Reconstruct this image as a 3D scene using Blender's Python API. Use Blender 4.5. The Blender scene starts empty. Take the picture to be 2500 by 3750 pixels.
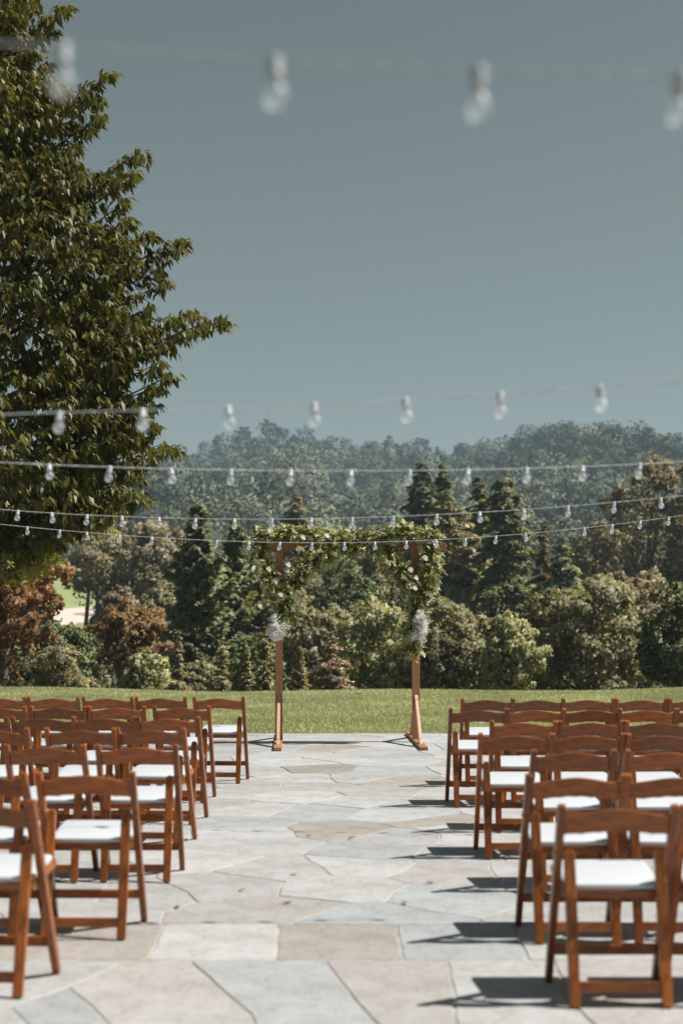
import bpy, bmesh, math, random
import numpy as np
from mathutils import Vector, Matrix

S = bpy.context.scene
COL = S.collection
R = math.radians
PI = math.pi

# ---------------------------------------------------------------- camera
F = 5208.0                      # focal length in photo pixels (50 mm on a 24x36 frame, portrait)
PITCH = math.atan(375.0 / F)
EYE = 1.54
cam_d = bpy.data.cameras.new('camera')
cam = bpy.data.objects.new('camera', cam_d)
COL.objects.link(cam)
cam.location = (0, 0, EYE)
cam.rotation_euler = (PI / 2 + PITCH, 0, 0)
cam_d.sensor_fit = 'VERTICAL'
cam_d.sensor_height = 36.0
cam_d.sensor_width = 24.0
cam_d.lens = 50.0
cam_d.clip_start = 0.1
cam_d.clip_end = 6000.0
cam_d.dof.use_dof = True
cam_d.dof.focus_distance = 18.0
cam_d.dof.aperture_fstop = 1.9
S.camera = cam

# ---------------------------------------------------------------- sky, sun, exposure
SUN_EL = R(54.5)
SUN_AZ = R(94)                  # from +Y towards +X
world = bpy.data.worlds.new('World')
S.world = world
world.use_nodes = True
wn = world.node_tree
bg = wn.nodes['Background']
sky = wn.nodes.new('ShaderNodeTexSky')
sky.sky_type = 'NISHITA'
sky.sun_disc = False
sky.sun_elevation = SUN_EL
sky.sun_rotation = SUN_AZ
sky.altitude = 200.0
sky.air_density = 1.0
sky.dust_density = 0.2
sky.ozone_density = 1.0
hsv = wn.nodes.new('ShaderNodeHueSaturation')
hsv.inputs['Saturation'].default_value = 0.34
hsv.inputs['Hue'].default_value = 0.415
hsv.inputs['Value'].default_value = 0.315
gam = wn.nodes.new('ShaderNodeGamma')
gam.inputs[1].default_value = 1.2
wn.links.new(sky.outputs[0], gam.inputs[0])
wn.links.new(gam.outputs[0], hsv.inputs['Color'])
wn.links.new(hsv.outputs[0], bg.inputs[0])
bg.inputs[1].default_value = 0.055

sun_d = bpy.data.lights.new('sun', 'SUN')
sun = bpy.data.objects.new('sun', sun_d)
COL.objects.link(sun)
sun_d.energy = 3.9
sun_d.angle = R(0.55)
sun_d.color = (1.0, 0.95, 0.89)
sdir = Vector((math.sin(SUN_AZ) * math.cos(SUN_EL), math.cos(SUN_AZ) * math.cos(SUN_EL), math.sin(SUN_EL)))
sun.rotation_euler = sdir.to_track_quat('Z', 'Y').to_euler()

S.view_settings.view_transform = 'Standard'
S.view_settings.look = 'None'
S.view_settings.exposure = 0.9
S.view_settings.gamma = 1.0
S.view_settings.use_curve_mapping = False
S.render.engine = 'CYCLES'
cy = S.cycles
cy.use_denoising = True
cy.max_bounces = 8
cy.diffuse_bounces = 3
cy.glossy_bounces = 3
cy.transmission_bounces = 6
cy.transparent_max_bounces = 8
cy.volume_bounces = 0
cy.caustics_reflective = False
cy.caustics_refractive = False
cy.sample_clamp_indirect = 4.0

# ---------------------------------------------------------------- photo pixel -> place
CP, SP = math.cos(PITCH), math.sin(PITCH)


def ray(px, py):
    u = (px - 1250.0) / F
    v = (1875.0 - py) / F
    return Vector((u, CP - SP * v, SP + CP * v))


def at_z(px, py, z=0.0):
    r = ray(px, py)
    t = (z - EYE) / r.z
    return Vector((r.x * t, r.y * t, z))


def at_d(px, py, y):
    r = ray(px, py)
    t = y / r.y
    return Vector((r.x * t, y, EYE + r.z * t))


def project(P):
    P = np.asarray(P, float)
    x = P[..., 0]
    y = P[..., 1]
    z = P[..., 2] - EYE
    dep = y * CP + z * SP
    up = -y * SP + z * CP
    return 1250 + F * x / dep, 1875 - F * up / dep


# ---------------------------------------------------------------- helpers
def tag(o, label=None, cat=None, group=None, kind=None):
    if label:
        o['label'] = label
    if cat:
        o['category'] = cat
    if group:
        o['group'] = group
    if kind:
        o['kind'] = kind
    return o


def empty(name, loc=(0, 0, 0), rz=0.0):
    o = bpy.data.objects.new(name, None)
    COL.objects.link(o)
    o.location = loc
    o.rotation_euler = (0, 0, rz)
    o.empty_display_size = 0.1
    return o


def link(name, me, parent=None, loc=None):
    o = bpy.data.objects.new(name, me)
    COL.objects.link(o)
    if parent:
        o.parent = parent
    if loc is not None:
        o.location = loc
    return o


def bm_mesh(name, bm, mat, smooth=False):
    me = bpy.data.meshes.new(name)
    bm.normal_update()
    bm.to_mesh(me)
    bm.free()
    me.materials.append(mat)
    if smooth:
        me.polygons.foreach_set('use_smooth', [True] * len(me.polygons))
    return me


def np_mesh(name, V, k, mats, smooth=False, mi=None):
    """V: (n, k, 3) separate faces of k corners each."""
    V = np.ascontiguousarray(V, dtype=np.float32)
    n = V.shape[0]
    me = bpy.data.meshes.new(name)
    me.vertices.add(n * k)
    me.vertices.foreach_set('co', V.reshape(-1))
    me.loops.add(n * k)
    me.loops.foreach_set('vertex_index', np.arange(n * k, dtype=np.int32))
    me.polygons.add(n)
    me.polygons.foreach_set('loop_start', np.arange(0, n * k, k, dtype=np.int32))
    if smooth:
        me.polygons.foreach_set('use_smooth', np.ones(n, dtype=bool))
    for m in (mats if isinstance(mats, (list, tuple)) else [mats]):
        me.materials.append(m)
    if mi is not None:
        me.polygons.foreach_set('material_index', np.asarray(mi, np.int32))
    me.update(calc_edges=True)
    return me


def idx_mesh(name, V, Fc, mats, smooth=False, mi=None):
    me = bpy.data.meshes.new(name)
    me.from_pydata([tuple(v) for v in V], [], [tuple(f) for f in Fc])
    for m in (mats if isinstance(mats, (list, tuple)) else [mats]):
        me.materials.append(m)
    if mi is not None:
        me.polygons.foreach_set('material_index', np.asarray(mi, np.int32))
    if smooth:
        me.polygons.foreach_set('use_smooth', [True] * len(me.polygons))
    me.update()
    return me


def tube_geo(pts, rad, sides=7, cap=True, V=None, Fc=None):
    V = [] if V is None else V
    Fc = [] if Fc is None else Fc
    b0 = len(V)
    pts = [Vector(p) for p in pts]
    n = len(pts)
    ref = Vector((0.31, 0.17, 0.93))
    for i, p in enumerate(pts):
        t = (pts[min(i + 1, n - 1)] - pts[max(i - 1, 0)]).normalized()
        a = t.cross(ref)
        if a.length < 0.1:
            a = t.cross(Vector((1, 0, 0)))
        a.normalize()
        b = t.cross(a)
        r = rad[i] if hasattr(rad, '__len__') else rad
        for k in range(sides):
            an = 2 * PI * k / sides
            V.append(p + a * (math.cos(an) * r) + b * (math.sin(an) * r))
    for i in range(n - 1):
        for k in range(sides):
            k2 = (k + 1) % sides
            Fc.append((b0 + i * sides + k, b0 + i * sides + k2, b0 + (i + 1) * sides + k2, b0 + (i + 1) * sides + k))
    if cap:
        Fc.append(tuple(b0 + k for k in reversed(range(sides))))
        Fc.append(tuple(b0 + (n - 1) * sides + k for k in range(sides)))
    return V, Fc


def prism_bm(poly, origin, u, v, w, thick, bevel=0.0, seg=2, bm=None):
    """2-D polygon (in u, v) extruded +-thick/2 along w, its edges bevelled."""
    own = bmesh.new()
    origin, u, v, w = Vector(origin), Vector(u), Vector(v), Vector(w)
    lo = [own.verts.new(origin + u * a + v * b - w * (thick / 2)) for a, b in poly]
    hi = [own.verts.new(origin + u * a + v * b + w * (thick / 2)) for a, b in poly]
    n = len(poly)
    own.faces.new(lo[::-1])
    own.faces.new(hi)
    for i in range(n):
        j = (i + 1) % n
        own.faces.new((lo[i], lo[j], hi[j], hi[i]))
    bmesh.ops.recalc_face_normals(own, faces=own.faces[:])
    if bevel > 0:
        es = [e for e in own.edges if len(e.link_faces) == 2 and e.calc_face_angle(0) > 0.6]
        bmesh.ops.bevel(own, geom=es, offset=bevel, segments=seg, profile=0.5, affect='EDGES')
    if bm is None:
        return own
    me = bpy.data.meshes.new('tmp')
    own.to_mesh(me)
    own.free()
    bm.from_mesh(me)
    bpy.data.meshes.remove(me)
    return bm


# ---------------------------------------------------------------- materials
def new_mat(name):
    m = bpy.data.materials.new(name)
    m.use_nodes = True
    nt = m.node_tree
    p = nt.nodes['Principled BSDF']
    return m, nt, p


def N(nt, t, **kw):
    n = nt.nodes.new(t)
    for k, v in kw.items():
        setattr(n, k, v)
    return n


def ramp(nt, fac, stops):
    r = N(nt, 'ShaderNodeValToRGB')
    cr = r.color_ramp
    while len(cr.elements) < len(stops):
        cr.elements.new(0.5)
    for e, (p, c) in zip(cr.elements, stops):
        e.position = p
        e.color = (*c, 1) if len(c) == 3 else c
    nt.links.new(fac, r.inputs[0])
    return r.outputs[0]


def noise(nt, scale, detail=4, rough=0.55, coord='Object', stretch=None, dist=0.0):
    tc = N(nt, 'ShaderNodeTexCoord')
    out = tc.outputs[coord]
    if stretch:
        mp = N(nt, 'ShaderNodeMapping')
        mp.inputs['Scale'].default_value = stretch
        nt.links.new(out, mp.inputs[0])
        out = mp.outputs[0]
    n = N(nt, 'ShaderNodeTexNoise')
    n.inputs['Scale'].default_value = scale
    n.inputs['Detail'].default_value = detail
    n.inputs['Roughness'].default_value = rough
    n.inputs['Distortion'].default_value = dist
    nt.links.new(out, n.inputs['Vector'])
    return n.outputs['Fac']


def mixc(nt, fac, a, b, mode='MIX'):
    m = N(nt, 'ShaderNodeMix', data_type='RGBA', blend_type=mode)
    if hasattr(fac, 'links') or hasattr(fac, 'is_linked'):
        nt.links.new(fac, m.inputs[0])
    else:
        m.inputs[0].default_value = fac
    for i, x in ((6, a), (7, b)):
        if isinstance(x, (tuple, list)):
            m.inputs[i].default_value = (*x, 1)
        else:
            nt.links.new(x, m.inputs[i])
    return m.outputs[2]


def bump(nt, p, h, strength=0.3, dist=0.01):
    b = N(nt, 'ShaderNodeBump')
    b.inputs['Strength'].default_value = strength
    b.inputs['Distance'].default_value = dist
    nt.links.new(h, b.inputs['Height'])
    nt.links.new(b.outputs[0], p.inputs['Normal'])


def wood_mat(name, dark, mid, light, rough=0.35, coat=0.5, stretch=(9, 9, 1.2), scale=7.0):
    m, nt, p = new_mat(name)
    f = noise(nt, scale, 6, 0.6, stretch=stretch, dist=0.6)
    c = ramp(nt, f, [(0.3, dark), (0.52, mid), (0.75, light)])
    oi = N(nt, 'ShaderNodeObjectInfo')
    h = N(nt, 'ShaderNodeHueSaturation')
    mr = N(nt, 'ShaderNodeMapRange')
    mr.inputs[3].default_value = 0.62
    mr.inputs[4].default_value = 1.28
    nt.links.new(oi.outputs['Random'], mr.inputs[0])
    nt.links.new(mr.outputs[0], h.inputs['Value'])
    nt.links.new(c, h.inputs['Color'])
    big = noise(nt, 5.0, 3)
    c2 = mixc(nt, ramp(nt, big, [(0.45, (0, 0, 0)), (0.75, (0.5, 0.5, 0.5))]), h.outputs[0], dark)
    nt.links.new(c2, p.inputs['Base Color'])
    p.inputs['Roughness'].default_value = rough
    p.inputs['Coat Weight'].default_value = coat
    p.inputs['Coat Roughness'].default_value = 0.22
    p.inputs['Specular IOR Level'].default_value = 0.3
    bump(nt, p, f, 0.12, 0.004)
    return m


def plain(name, col, rough=0.5, metal=0.0, var=0.12, scale=20):
    m, nt, p = new_mat(name)
    f = noise(nt, scale, 4)
    c = ramp(nt, f, [(0.3, tuple(x * (1 - var) for x in col)), (0.7, tuple(min(1, x * (1 + var)) for x in col))])
    nt.links.new(c, p.inputs['Base Color'])
    p.inputs['Roughness'].default_value = rough
    p.inputs['Metallic'].default_value = metal
    return m


def foliage_mat(name, cols, rough=0.55, trans=0.25, nscale=0.8, spec=0.35, tcol=None):
    """colour varies leaf by leaf and from bough to bough; some light comes through the leaves"""
    m, nt, p = new_mat(name)
    g = N(nt, 'ShaderNodeNewGeometry')
    c1 = ramp(nt, g.outputs['Random Per Island'], [(i / (len(cols) - 1), c) for i, c in enumerate(cols)])
    f = noise(nt, nscale, 3)
    h = N(nt, 'ShaderNodeHueSaturation')
    mr = N(nt, 'ShaderNodeMapRange')
    mr.inputs[1].default_value = 0.3
    mr.inputs[2].default_value = 0.7
    mr.inputs[3].default_value = 0.7
    mr.inputs[4].default_value = 1.3
    nt.links.new(f, mr.inputs[0])
    nt.links.new(mr.outputs[0], h.inputs['Value'])
    nt.links.new(c1, h.inputs['Color'])
    nt.links.new(h.outputs[0], p.inputs['Base Color'])
    p.inputs['Roughness'].default_value = rough
    p.inputs['Specular IOR Level'].default_value = spec
    if trans > 0:
        t = N(nt, 'ShaderNodeBsdfTranslucent')
        tc = mixc(nt, 1.0, h.outputs[0], tcol or (1.5, 1.35, 0.55), 'MULTIPLY')
        nt.links.new(tc, t.inputs[0])
        mx = N(nt, 'ShaderNodeMixShader')
        mx.inputs[0].default_value = trans
        nt.links.new(p.outputs[0], mx.inputs[1])
        nt.links.new(t.outputs[0], mx.inputs[2])
        nt.links.new(mx.outputs[0], nt.nodes['Material Output'].inputs[0])
    return m


def stone_mat(name, a, b, c):
    m, nt, p = new_mat(name)
    f = noise(nt, 2.2, 6, 0.62, coord='Object', dist=0.4)
    c1 = ramp(nt, f, [(0.3, a), (0.5, b), (0.72, c)])
    fine = noise(nt, 55, 5, 0.7)
    c2 = mixc(nt, 0.4, c1, ramp(nt, fine, [(0.35, (0.55, 0.55, 0.55)), (0.65, (1, 1, 1))]), 'MULTIPLY')
    mot = noise(nt, 9, 5, 0.7, dist=0.8)
    c2 = mixc(nt, 0.5, c2, ramp(nt, mot, [(0.36, (0.72, 0.70, 0.67)), (0.5, (1, 1, 1)), (0.66, (1.14, 1.15, 1.16))]), 'MULTIPLY')
    oi = N(nt, 'ShaderNodeObjectInfo')
    h = N(nt, 'ShaderNodeHueSaturation')
    mr = N(nt, 'ShaderNodeMapRange')
    mr.inputs[3].default_value = 0.88
    mr.inputs[4].default_value = 1.12
    nt.links.new(oi.outputs['Random'], mr.inputs[0])
    nt.links.new(mr.outputs[0], h.inputs['Value'])
    nt.links.new(c2, h.inputs['Color'])
    # rusty stains with a shape of their own
    st = noise(nt, 1.1, 5, 0.7, dist=1.2)
    c3 = mixc(nt, ramp(nt, st, [(0.62, (0, 0, 0)), (0.8, (0.45, 0.45, 0.45))]), h.outputs[0], (0.26, 0.20, 0.15))
    nt.links.new(c3, p.inputs['Base Color'])
    p.inputs['Roughness'].default_value = 0.72
    p.inputs['Specular IOR Level'].default_value = 0.35
    mid = noise(nt, 14, 6, 0.65)
    bump(nt, p, mid, 0.6, 0.012)
    return m


M = {}
CW = ((0.135, 0.033, 0.005), (0.29, 0.080, 0.012), (0.42, 0.138, 0.025))
M['chair'] = wood_mat('chair_wood', *CW, 0.36, 0.3)
M['chair_x'] = wood_mat('chair_wood_crosswise', *CW, 0.36, 0.3, (1.0, 9, 9))
M['cedar'] = wood_mat('arch_wood', (0.30, 0.125, 0.060), (0.40, 0.185, 0.095), (0.48, 0.24, 0.13), 0.6, 0.0, (14, 14, 1.0), 5)
M['brace'] = wood_mat('brace_wood', (0.50, 0.31, 0.22), (0.60, 0.40, 0.29), (0.68, 0.47, 0.36), 0.6, 0.0, (14, 14, 1.0), 5)
M['vinyl'] = plain('white_vinyl', (0.53, 0.56, 0.59), 0.45, 0, 0.03, 6)
M['brass'] = plain('dull_brass', (0.45, 0.33, 0.15), 0.35, 0.9)
M['steel'] = plain('dark_screw', (0.12, 0.11, 0.10), 0.5, 0.7)
M['rubber'] = plain('dark_rubber', (0.03, 0.025, 0.022), 0.7)
M['stone_w'] = stone_mat('pale_stone', (0.3445, 0.3392, 0.3233), (0.4081, 0.4081, 0.4028), (0.4505, 0.4558, 0.4558))
M['stone_b'] = stone_mat('blue_grey_stone', (0.3339, 0.3445, 0.3445), (0.3869, 0.4028, 0.4081), (0.4293, 0.4505, 0.4611))
M['stone_t'] = stone_mat('tan_stone', (0.2686, 0.2454, 0.2175), (0.3232, 0.3, 0.2721), (0.3668, 0.3436, 0.3158))
M['stone_p'] = stone_mat('peach_stone', (0.3388, 0.3215, 0.3005), (0.3996, 0.3821, 0.3647), (0.4397, 0.4258, 0.4119))
M['mortar'] = plain('mortar', (0.35, 0.33, 0.30), 0.95, 0, 0.25, 6)
M['cord'] = plain('white_cord', (0.52, 0.54, 0.56), 0.5)
M['socket'] = plain('white_socket', (0.46, 0.49, 0.52), 0.4)
M['socket_grey'] = plain('grey_socket', (0.27, 0.30, 0.32), 0.45)
M['cord_grey'] = plain('grey_cord', (0.33, 0.36, 0.37), 0.5)
M['filament'] = plain('frosted_stem', (0.42, 0.40, 0.37), 0.8)
M['bark'] = plain('grey_brown_bark', (0.10, 0.075, 0.055), 0.9, 0, 0.4, 9)
M['bark_pale'] = plain('pale_grey_bark', (0.30, 0.26, 0.22), 0.9, 0, 0.3, 6)
M['bark_red'] = plain('reddish_bark', (0.17, 0.095, 0.06), 0.9, 0, 0.35, 6)
M['sand'] = plain('bunker_sand', (0.62, 0.52, 0.45), 0.95)
M['dryleaf'] = plain('dry_leaf_brown', (0.24, 0.11, 0.05), 0.7, 0, 0.35, 60)
M['rose'] = foliage_mat('blush_petal', [(0.86, 0.78, 0.72), (0.90, 0.84, 0.79), (0.92, 0.88, 0.84)], 0.6, 0.45, 3, 0.2, (1.0, 0.97, 0.93))
M['floret'] = plain('white_floret', (0.88, 0.87, 0.85), 0.6, 0, 0.03)
M['stem'] = plain('green_stem', (0.14, 0.17, 0.06), 0.6)
M['mast'] = plain('grey_mast', (0.3, 0.3, 0.3), 0.5)


def glass_mat(name, milk):
    """a thin hollow glass shell: mostly clear, a sheen at grazing angles, a little milky"""
    m, nt, p = new_mat(name)
    nt.nodes.remove(p)
    f = noise(nt, 30, 2)
    c = ramp(nt, f, [(0.3, (0.80, 0.84, 0.90)), (0.7, (0.90, 0.93, 0.97))])
    tr = N(nt, 'ShaderNodeBsdfTransparent')
    tr.inputs[0].default_value = (0.95, 0.97, 0.98, 1)
    gl = N(nt, 'ShaderNodeBsdfGlossy')
    gl.inputs['Roughness'].default_value = 0.35
    df = N(nt, 'ShaderNodeBsdfTranslucent')
    nt.links.new(c, df.inputs[0])
    lw = N(nt, 'ShaderNodeLayerWeight')
    lw.inputs[0].default_value = 0.25
    m1 = N(nt, 'ShaderNodeMixShader')
    pw = N(nt, 'ShaderNodeMath', operation='POWER')
    nt.links.new(lw.outputs['Facing'], pw.inputs[0])
    pw.inputs[1].default_value = 2.5
    mu = N(nt, 'ShaderNodeMath', operation='MULTIPLY_ADD')
    nt.links.new(pw.outputs[0], mu.inputs[0])
    mu.inputs[1].default_value = 0.5
    mu.inputs[2].default_value = 0.03
    nt.links.new(mu.outputs[0], m1.inputs[0])
    nt.links.new(tr.outputs[0], m1.inputs[1])
    nt.links.new(gl.outputs[0], m1.inputs[2])
    m2 = N(nt, 'ShaderNodeMixShader')
    m2.inputs[0].default_value = milk
    nt.links.new(m1.outputs[0], m2.inputs[1])
    nt.links.new(df.outputs[0], m2.inputs[2])
    nt.links.new(m2.outputs[0], nt.nodes['Material Output'].inputs[0])
    return m


M['glass'] = glass_mat('bulb_glass', 0.36)
M['glass_clear'] = glass_mat('clear_bulb_glass', 0.14)


def ground_mat():
    m, nt, p = new_mat('ground_grass')
    geo = N(nt, 'ShaderNodeNewGeometry')
    sep = N(nt, 'ShaderNodeSeparateXYZ')
    nt.links.new(geo.outputs['Position'], sep.inputs[0])
    f = noise(nt, 1.3, 6, 0.65)
    f2 = noise(nt, 24, 4, 0.6)
    lawn = ramp(nt, f, [(0.3, (0.10, 0.115, 0.032)), (0.55, (0.16, 0.175, 0.055)), (0.75, (0.22, 0.22, 0.085))])
    lawn = mixc(nt, 0.5, lawn, ramp(nt, f2, [(0.3, (0.5, 0.5, 0.45)), (0.7, (1, 1, 1))]), 'MULTIPLY')
    f3 = noise(nt, 0.03, 5, 0.6)
    wild = ramp(nt, f3, [(0.35, (0.075, 0.080, 0.035)), (0.6, (0.12, 0.115, 0.055)), (0.8, (0.19, 0.16, 0.085))])
    mead = ramp(nt, f3, [(0.3, (0.24, 0.28, 0.12)), (0.7, (0.32, 0.35, 0.16))])
    mr = N(nt, 'ShaderNodeMapRange')
    mr.inputs[1].default_value = 31
    mr.inputs[2].default_value = 36
    nt.links.new(sep.outputs[1], mr.inputs[0])
    c = mixc(nt, mr.outputs[0], lawn, wild)
    a = N(nt, 'ShaderNodeAttribute', attribute_name='meadow')
    c = mixc(nt, a.outputs['Fac'], c, mead)
    nt.links.new(c, p.inputs['Base Color'])
    p.inputs['Roughness'].default_value = 0.95
    p.inputs['Specular IOR Level'].default_value = 0.1
    return m


M['ground'] = ground_mat()

# ---------------------------------------------------------------- terrain
SKX = np.array([-4000, -1500, -300, 300, 500, 653, 717, 793, 921, 972, 1061, 1163, 1227, 1265, 1367, 1469, 1648, 1750, 1839, 1903, 2056, 2286, 2413, 2458, 2500, 2900, 3600, 6500.])
SKY = np.array([2000, 1880, 1800, 1735, 1692, 1654, 1635, 1600, 1566, 1550, 1560, 1576, 1618, 1616, 1610, 1616, 1635, 1641, 1629, 1590, 1571, 1578, 1616, 1640, 1650, 1670, 1700, 1950.])
NR = np.array([-5000, 29.3, 31, 34, 40, 55, 110, 170, 240, 300, 9000.])
NZ = np.array([-0.03, -0.03, -0.16, -0.75, -1.7, -2.9, -5.0, -4.0, -0.5, 5.5, 5.5])
RIDGE = 900.0


def terrain(x, y):
    x = np.asarray(x, float)
    y = np.asarray(y, float)
    r = np.hypot(x, y)
    z = np.interp(y, NR, NZ)
    z = z + np.where((y > 10) & (y < 60), 0.0011 * np.minimum(x * x, 100) * np.clip((y - 18) / 10, 0, 1), 0)
    z = z + np.where((y > 24) & (y < 34), 0.03 * np.sin(x * 0.9 + 0.5) * np.clip((y - 24) / 4, 0, 1), 0)
    yy = np.maximum(y, 1.0)
    px = 1250 + F * np.clip(x / yy, -2, 2)
    zr = EYE + (2250 - np.interp(px, SKX, SKY) - 88) / F * RIDGE
    t = np.clip((r - 300) / (RIDGE - 300), 0, 1)
    front = np.clip((y / np.maximum(r, 1) - 0.45) / 0.3, 0, 1)
    folds = 9.0 * np.sin(x * 0.021 + 1.0 + 0.006 * y) * np.sin(PI * np.clip(t, 0, 1)) + 3.0 * np.sin(x * 0.052 + y * 0.011) * np.sin(PI * t)
    hill = (zr - 5.5) * (t ** 0.95) + folds
    back = np.clip((r - RIDGE) / 500, 0, 1)
    hill = hill * (1 - 0.6 * back)
    return z + np.where(y > 0, hill * front, 0)


def build_ground():
    ang = np.concatenate([np.arange(-60, 60, 0.6), np.arange(60, 300, 6)])
    rad = np.concatenate([[0.5, 3, 6, 9, 12, 15], np.arange(17, 40, 0.5), np.arange(40, 70, 1.5), np.arange(70, 300, 7), np.arange(300, 960, 15), np.arange(960, 1600, 60)])
    A, Rr = np.meshgrid(np.radians(ang), rad, indexing='ij')
    X = Rr * np.sin(A)
    Y = Rr * np.cos(A)
    Z = terrain(X, Y)
    na, nr = X.shape
    V = np.stack([X, Y, Z], -1).reshape(-1, 3).tolist()
    c = len(V)
    V.append((0, 0, -0.03))
    Fc = []
    for i in range(na):
        j = (i + 1) % na
        for k in range(nr - 1):
            Fc.append((i * nr + k, i * nr + k + 1, j * nr + k + 1, j * nr + k))
        Fc.append((c, i * nr, j * nr))
    me = idx_mesh('ground', V, Fc, M['ground'], True)
    at = me.attributes.new('meadow', 'FLOAT', 'POINT')
    P = np.array(V)
    pxx, _ = project(np.stack([P[:, 0], np.maximum(P[:, 1], 1), P[:, 2]], -1))
    md = np.clip(1 - np.abs(pxx - 280) / 230, 0, 1) * np.clip((P[:, 1] - 170) / 20, 0, 1) * np.clip((345 - P[:, 1]) / 20, 0, 1)
    at.data.foreach_set('value', np.clip(md * 3, 0, 1).astype(np.float32))
    o = link('ground', me)
    tag(o, 'green lawn and rolling ground reaching back to the hills', kind='structure')


build_ground()

# sand bunker on the far fairway
def build_bunker():
    c = np.array([-48.0, 255.0])
    V = []
    n = 26
    for ring in (1.0, 0.6, 0.0):
        for k in range(n):
            a = 2 * PI * k / n
            rr = ring * (1 + 0.14 * math.sin(3 * a + 1) + 0.08 * math.sin(5 * a))
            x = c[0] + 7.5 * rr * math.cos(a)
            y = c[1] + 17 * rr * math.sin(a)
            V.append((x, y, float(terrain(x, y)) + (0.12 if ring == 1.0 else 0.25)))
    Fc = []
    for q in (0, 1):
        for k in range(n):
            k2 = (k + 1) % n
            Fc.append((q * n + k, q * n + k2, (q + 1) * n + k2, (q + 1) * n + k))
    o = link('sand_bunker', idx_mesh('sand_bunker', V, Fc, M['sand'], True))
    tag(o, 'pale sand patch in the far meadow', kind='structure')


build_bunker()

# ---------------------------------------------------------------- flagstone terrace
rs = random.Random(7)
TERR_Y = 18.62
bm = bmesh.new()
prism_bm([(-9, -4.0), (9, -4.0), (9, TERR_Y), (-9, TERR_Y)], (0, 0, -0.031), (1, 0, 0), (0, 1, 0), (0, 0, 1), 0.052, 0, bm=bm)
terrace = link('terrace_paving', bm_mesh('terrace_paving', bm, M['mortar']))
tag(terrace, 'flagstone terrace of pale irregular stones with narrow joints', kind='structure')


def area2(p):
    return sum(p[i][0] * p[(i + 1) % len(p)][1] - p[(i + 1) % len(p)][0] * p[i][1] for i in range(len(p)))


def offset_poly(p, d):
    """polygon moved inwards by d (counter-clockwise)"""
    n = len(p)
    out = []
    for i in range(n):
        a, b, c = Vector(p[i - 1]), Vector(p[i]), Vector(p[(i + 1) % n])
        e1 = (b - a).normalized()
        e2 = (c - b).normalized()
        n1 = Vector((-e1.y, e1.x))
        n2 = Vector((-e2.y, e2.x))
        bis = n1 + n2
        k = max(0.35, bis.dot(n1))
        out.append(b + bis * (d / k))
    return out


def wander(v):
    x, y = v.x, v.y
    dx = 0.011 * math.sin(5.1 * y + 1.7 * math.sin(2.3 * x)) + 0.006 * math.sin(13.7 * y + 4.1 * x + 1) + 0.004 * math.sin(31 * y - 11 * x)
    dy = 0.011 * math.sin(4.7 * x + 1.9 * math.sin(2.9 * y) + 2) + 0.006 * math.sin(14.9 * x - 3.3 * y + 4) + 0.004 * math.sin(29 * x + 13 * y)
    k = 1.0 if y > Y_EDGE else 0.45
    return Vector((x + dx * k, y + dy * k))


Y_EDGE = at_z(1250, 3400, 0).y


def make_stone(poly, mat, joint=0.005):
    if area2(poly) < 0:
        poly = poly[::-1]
    # drop near-duplicate corners
    q = []
    for v in poly:
        if not q or (Vector(v) - Vector(q[-1])).length > 0.03:
            q.append(v)
    if (Vector(q[0]) - Vector(q[-1])).length < 0.03:
        q.pop()
    if len(q) < 3 or area2(q) < 0.02:
        return None
    p = offset_poly(q, joint)
    w = []
    for i in range(len(p)):
        a, b = p[i], p[(i + 1) % len(p)]
        L = (b - a).length
        k = max(1, min(7, int(L / 0.13)))
        nrm = Vector((-(b - a).y, (b - a).x)).normalized()
        cut = min(0.02, L * 0.2)
        w.append(a + (b - a).normalized() * cut * rs.uniform(0.3, 1))
        for s in range(1, k):
            w.append(a.lerp(b, s / k) + nrm * rs.uniform(-0.002, 0.003))
        w.append(b - (b - a).normalized() * cut * rs.uniform(0.3, 1))
    w = [wander(v) for v in w]
    n = len(w)
    cx = sum(v.x for v in w) / n
    cyy = sum(v.y for v in w) / n
    z0 = rs.uniform(-0.002, 0.002)
    tx, ty = rs.uniform(-0.002, 0.002), rs.uniform(-0.002, 0.002)
    V = []
    for sc, z in ((1.0, -0.03), (1.0, -0.004), (None, 0.0)):
        for v in w:
            x, y = v.x - cx, v.y - cyy
            if sc is None:
                L = math.hypot(x, y)
                f = max(0.5, 1 - 0.005 / max(L, 0.02))
                x, y = x * f, y * f
            V.append((x, y, z + z0 + tx * x + ty * y if z > -0.02 else z))
    Fc = []
    for r_ in (0, 1):
        for k in range(n):
            k2 = (k + 1) % n
            Fc.append((r_ * n + k, r_ * n + k2, (r_ + 1) * n + k2, (r_ + 1) * n + k))
    Fc.append(tuple(range(2 * n, 3 * n)))
    o = link('flagstone', idx_mesh('flagstone', V, Fc, mat), terrace, (cx, cyy, 0))
    return o


def G(*pts):
    return [tuple(at_z(x, y, 0).xy) for x, y in pts]


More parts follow.
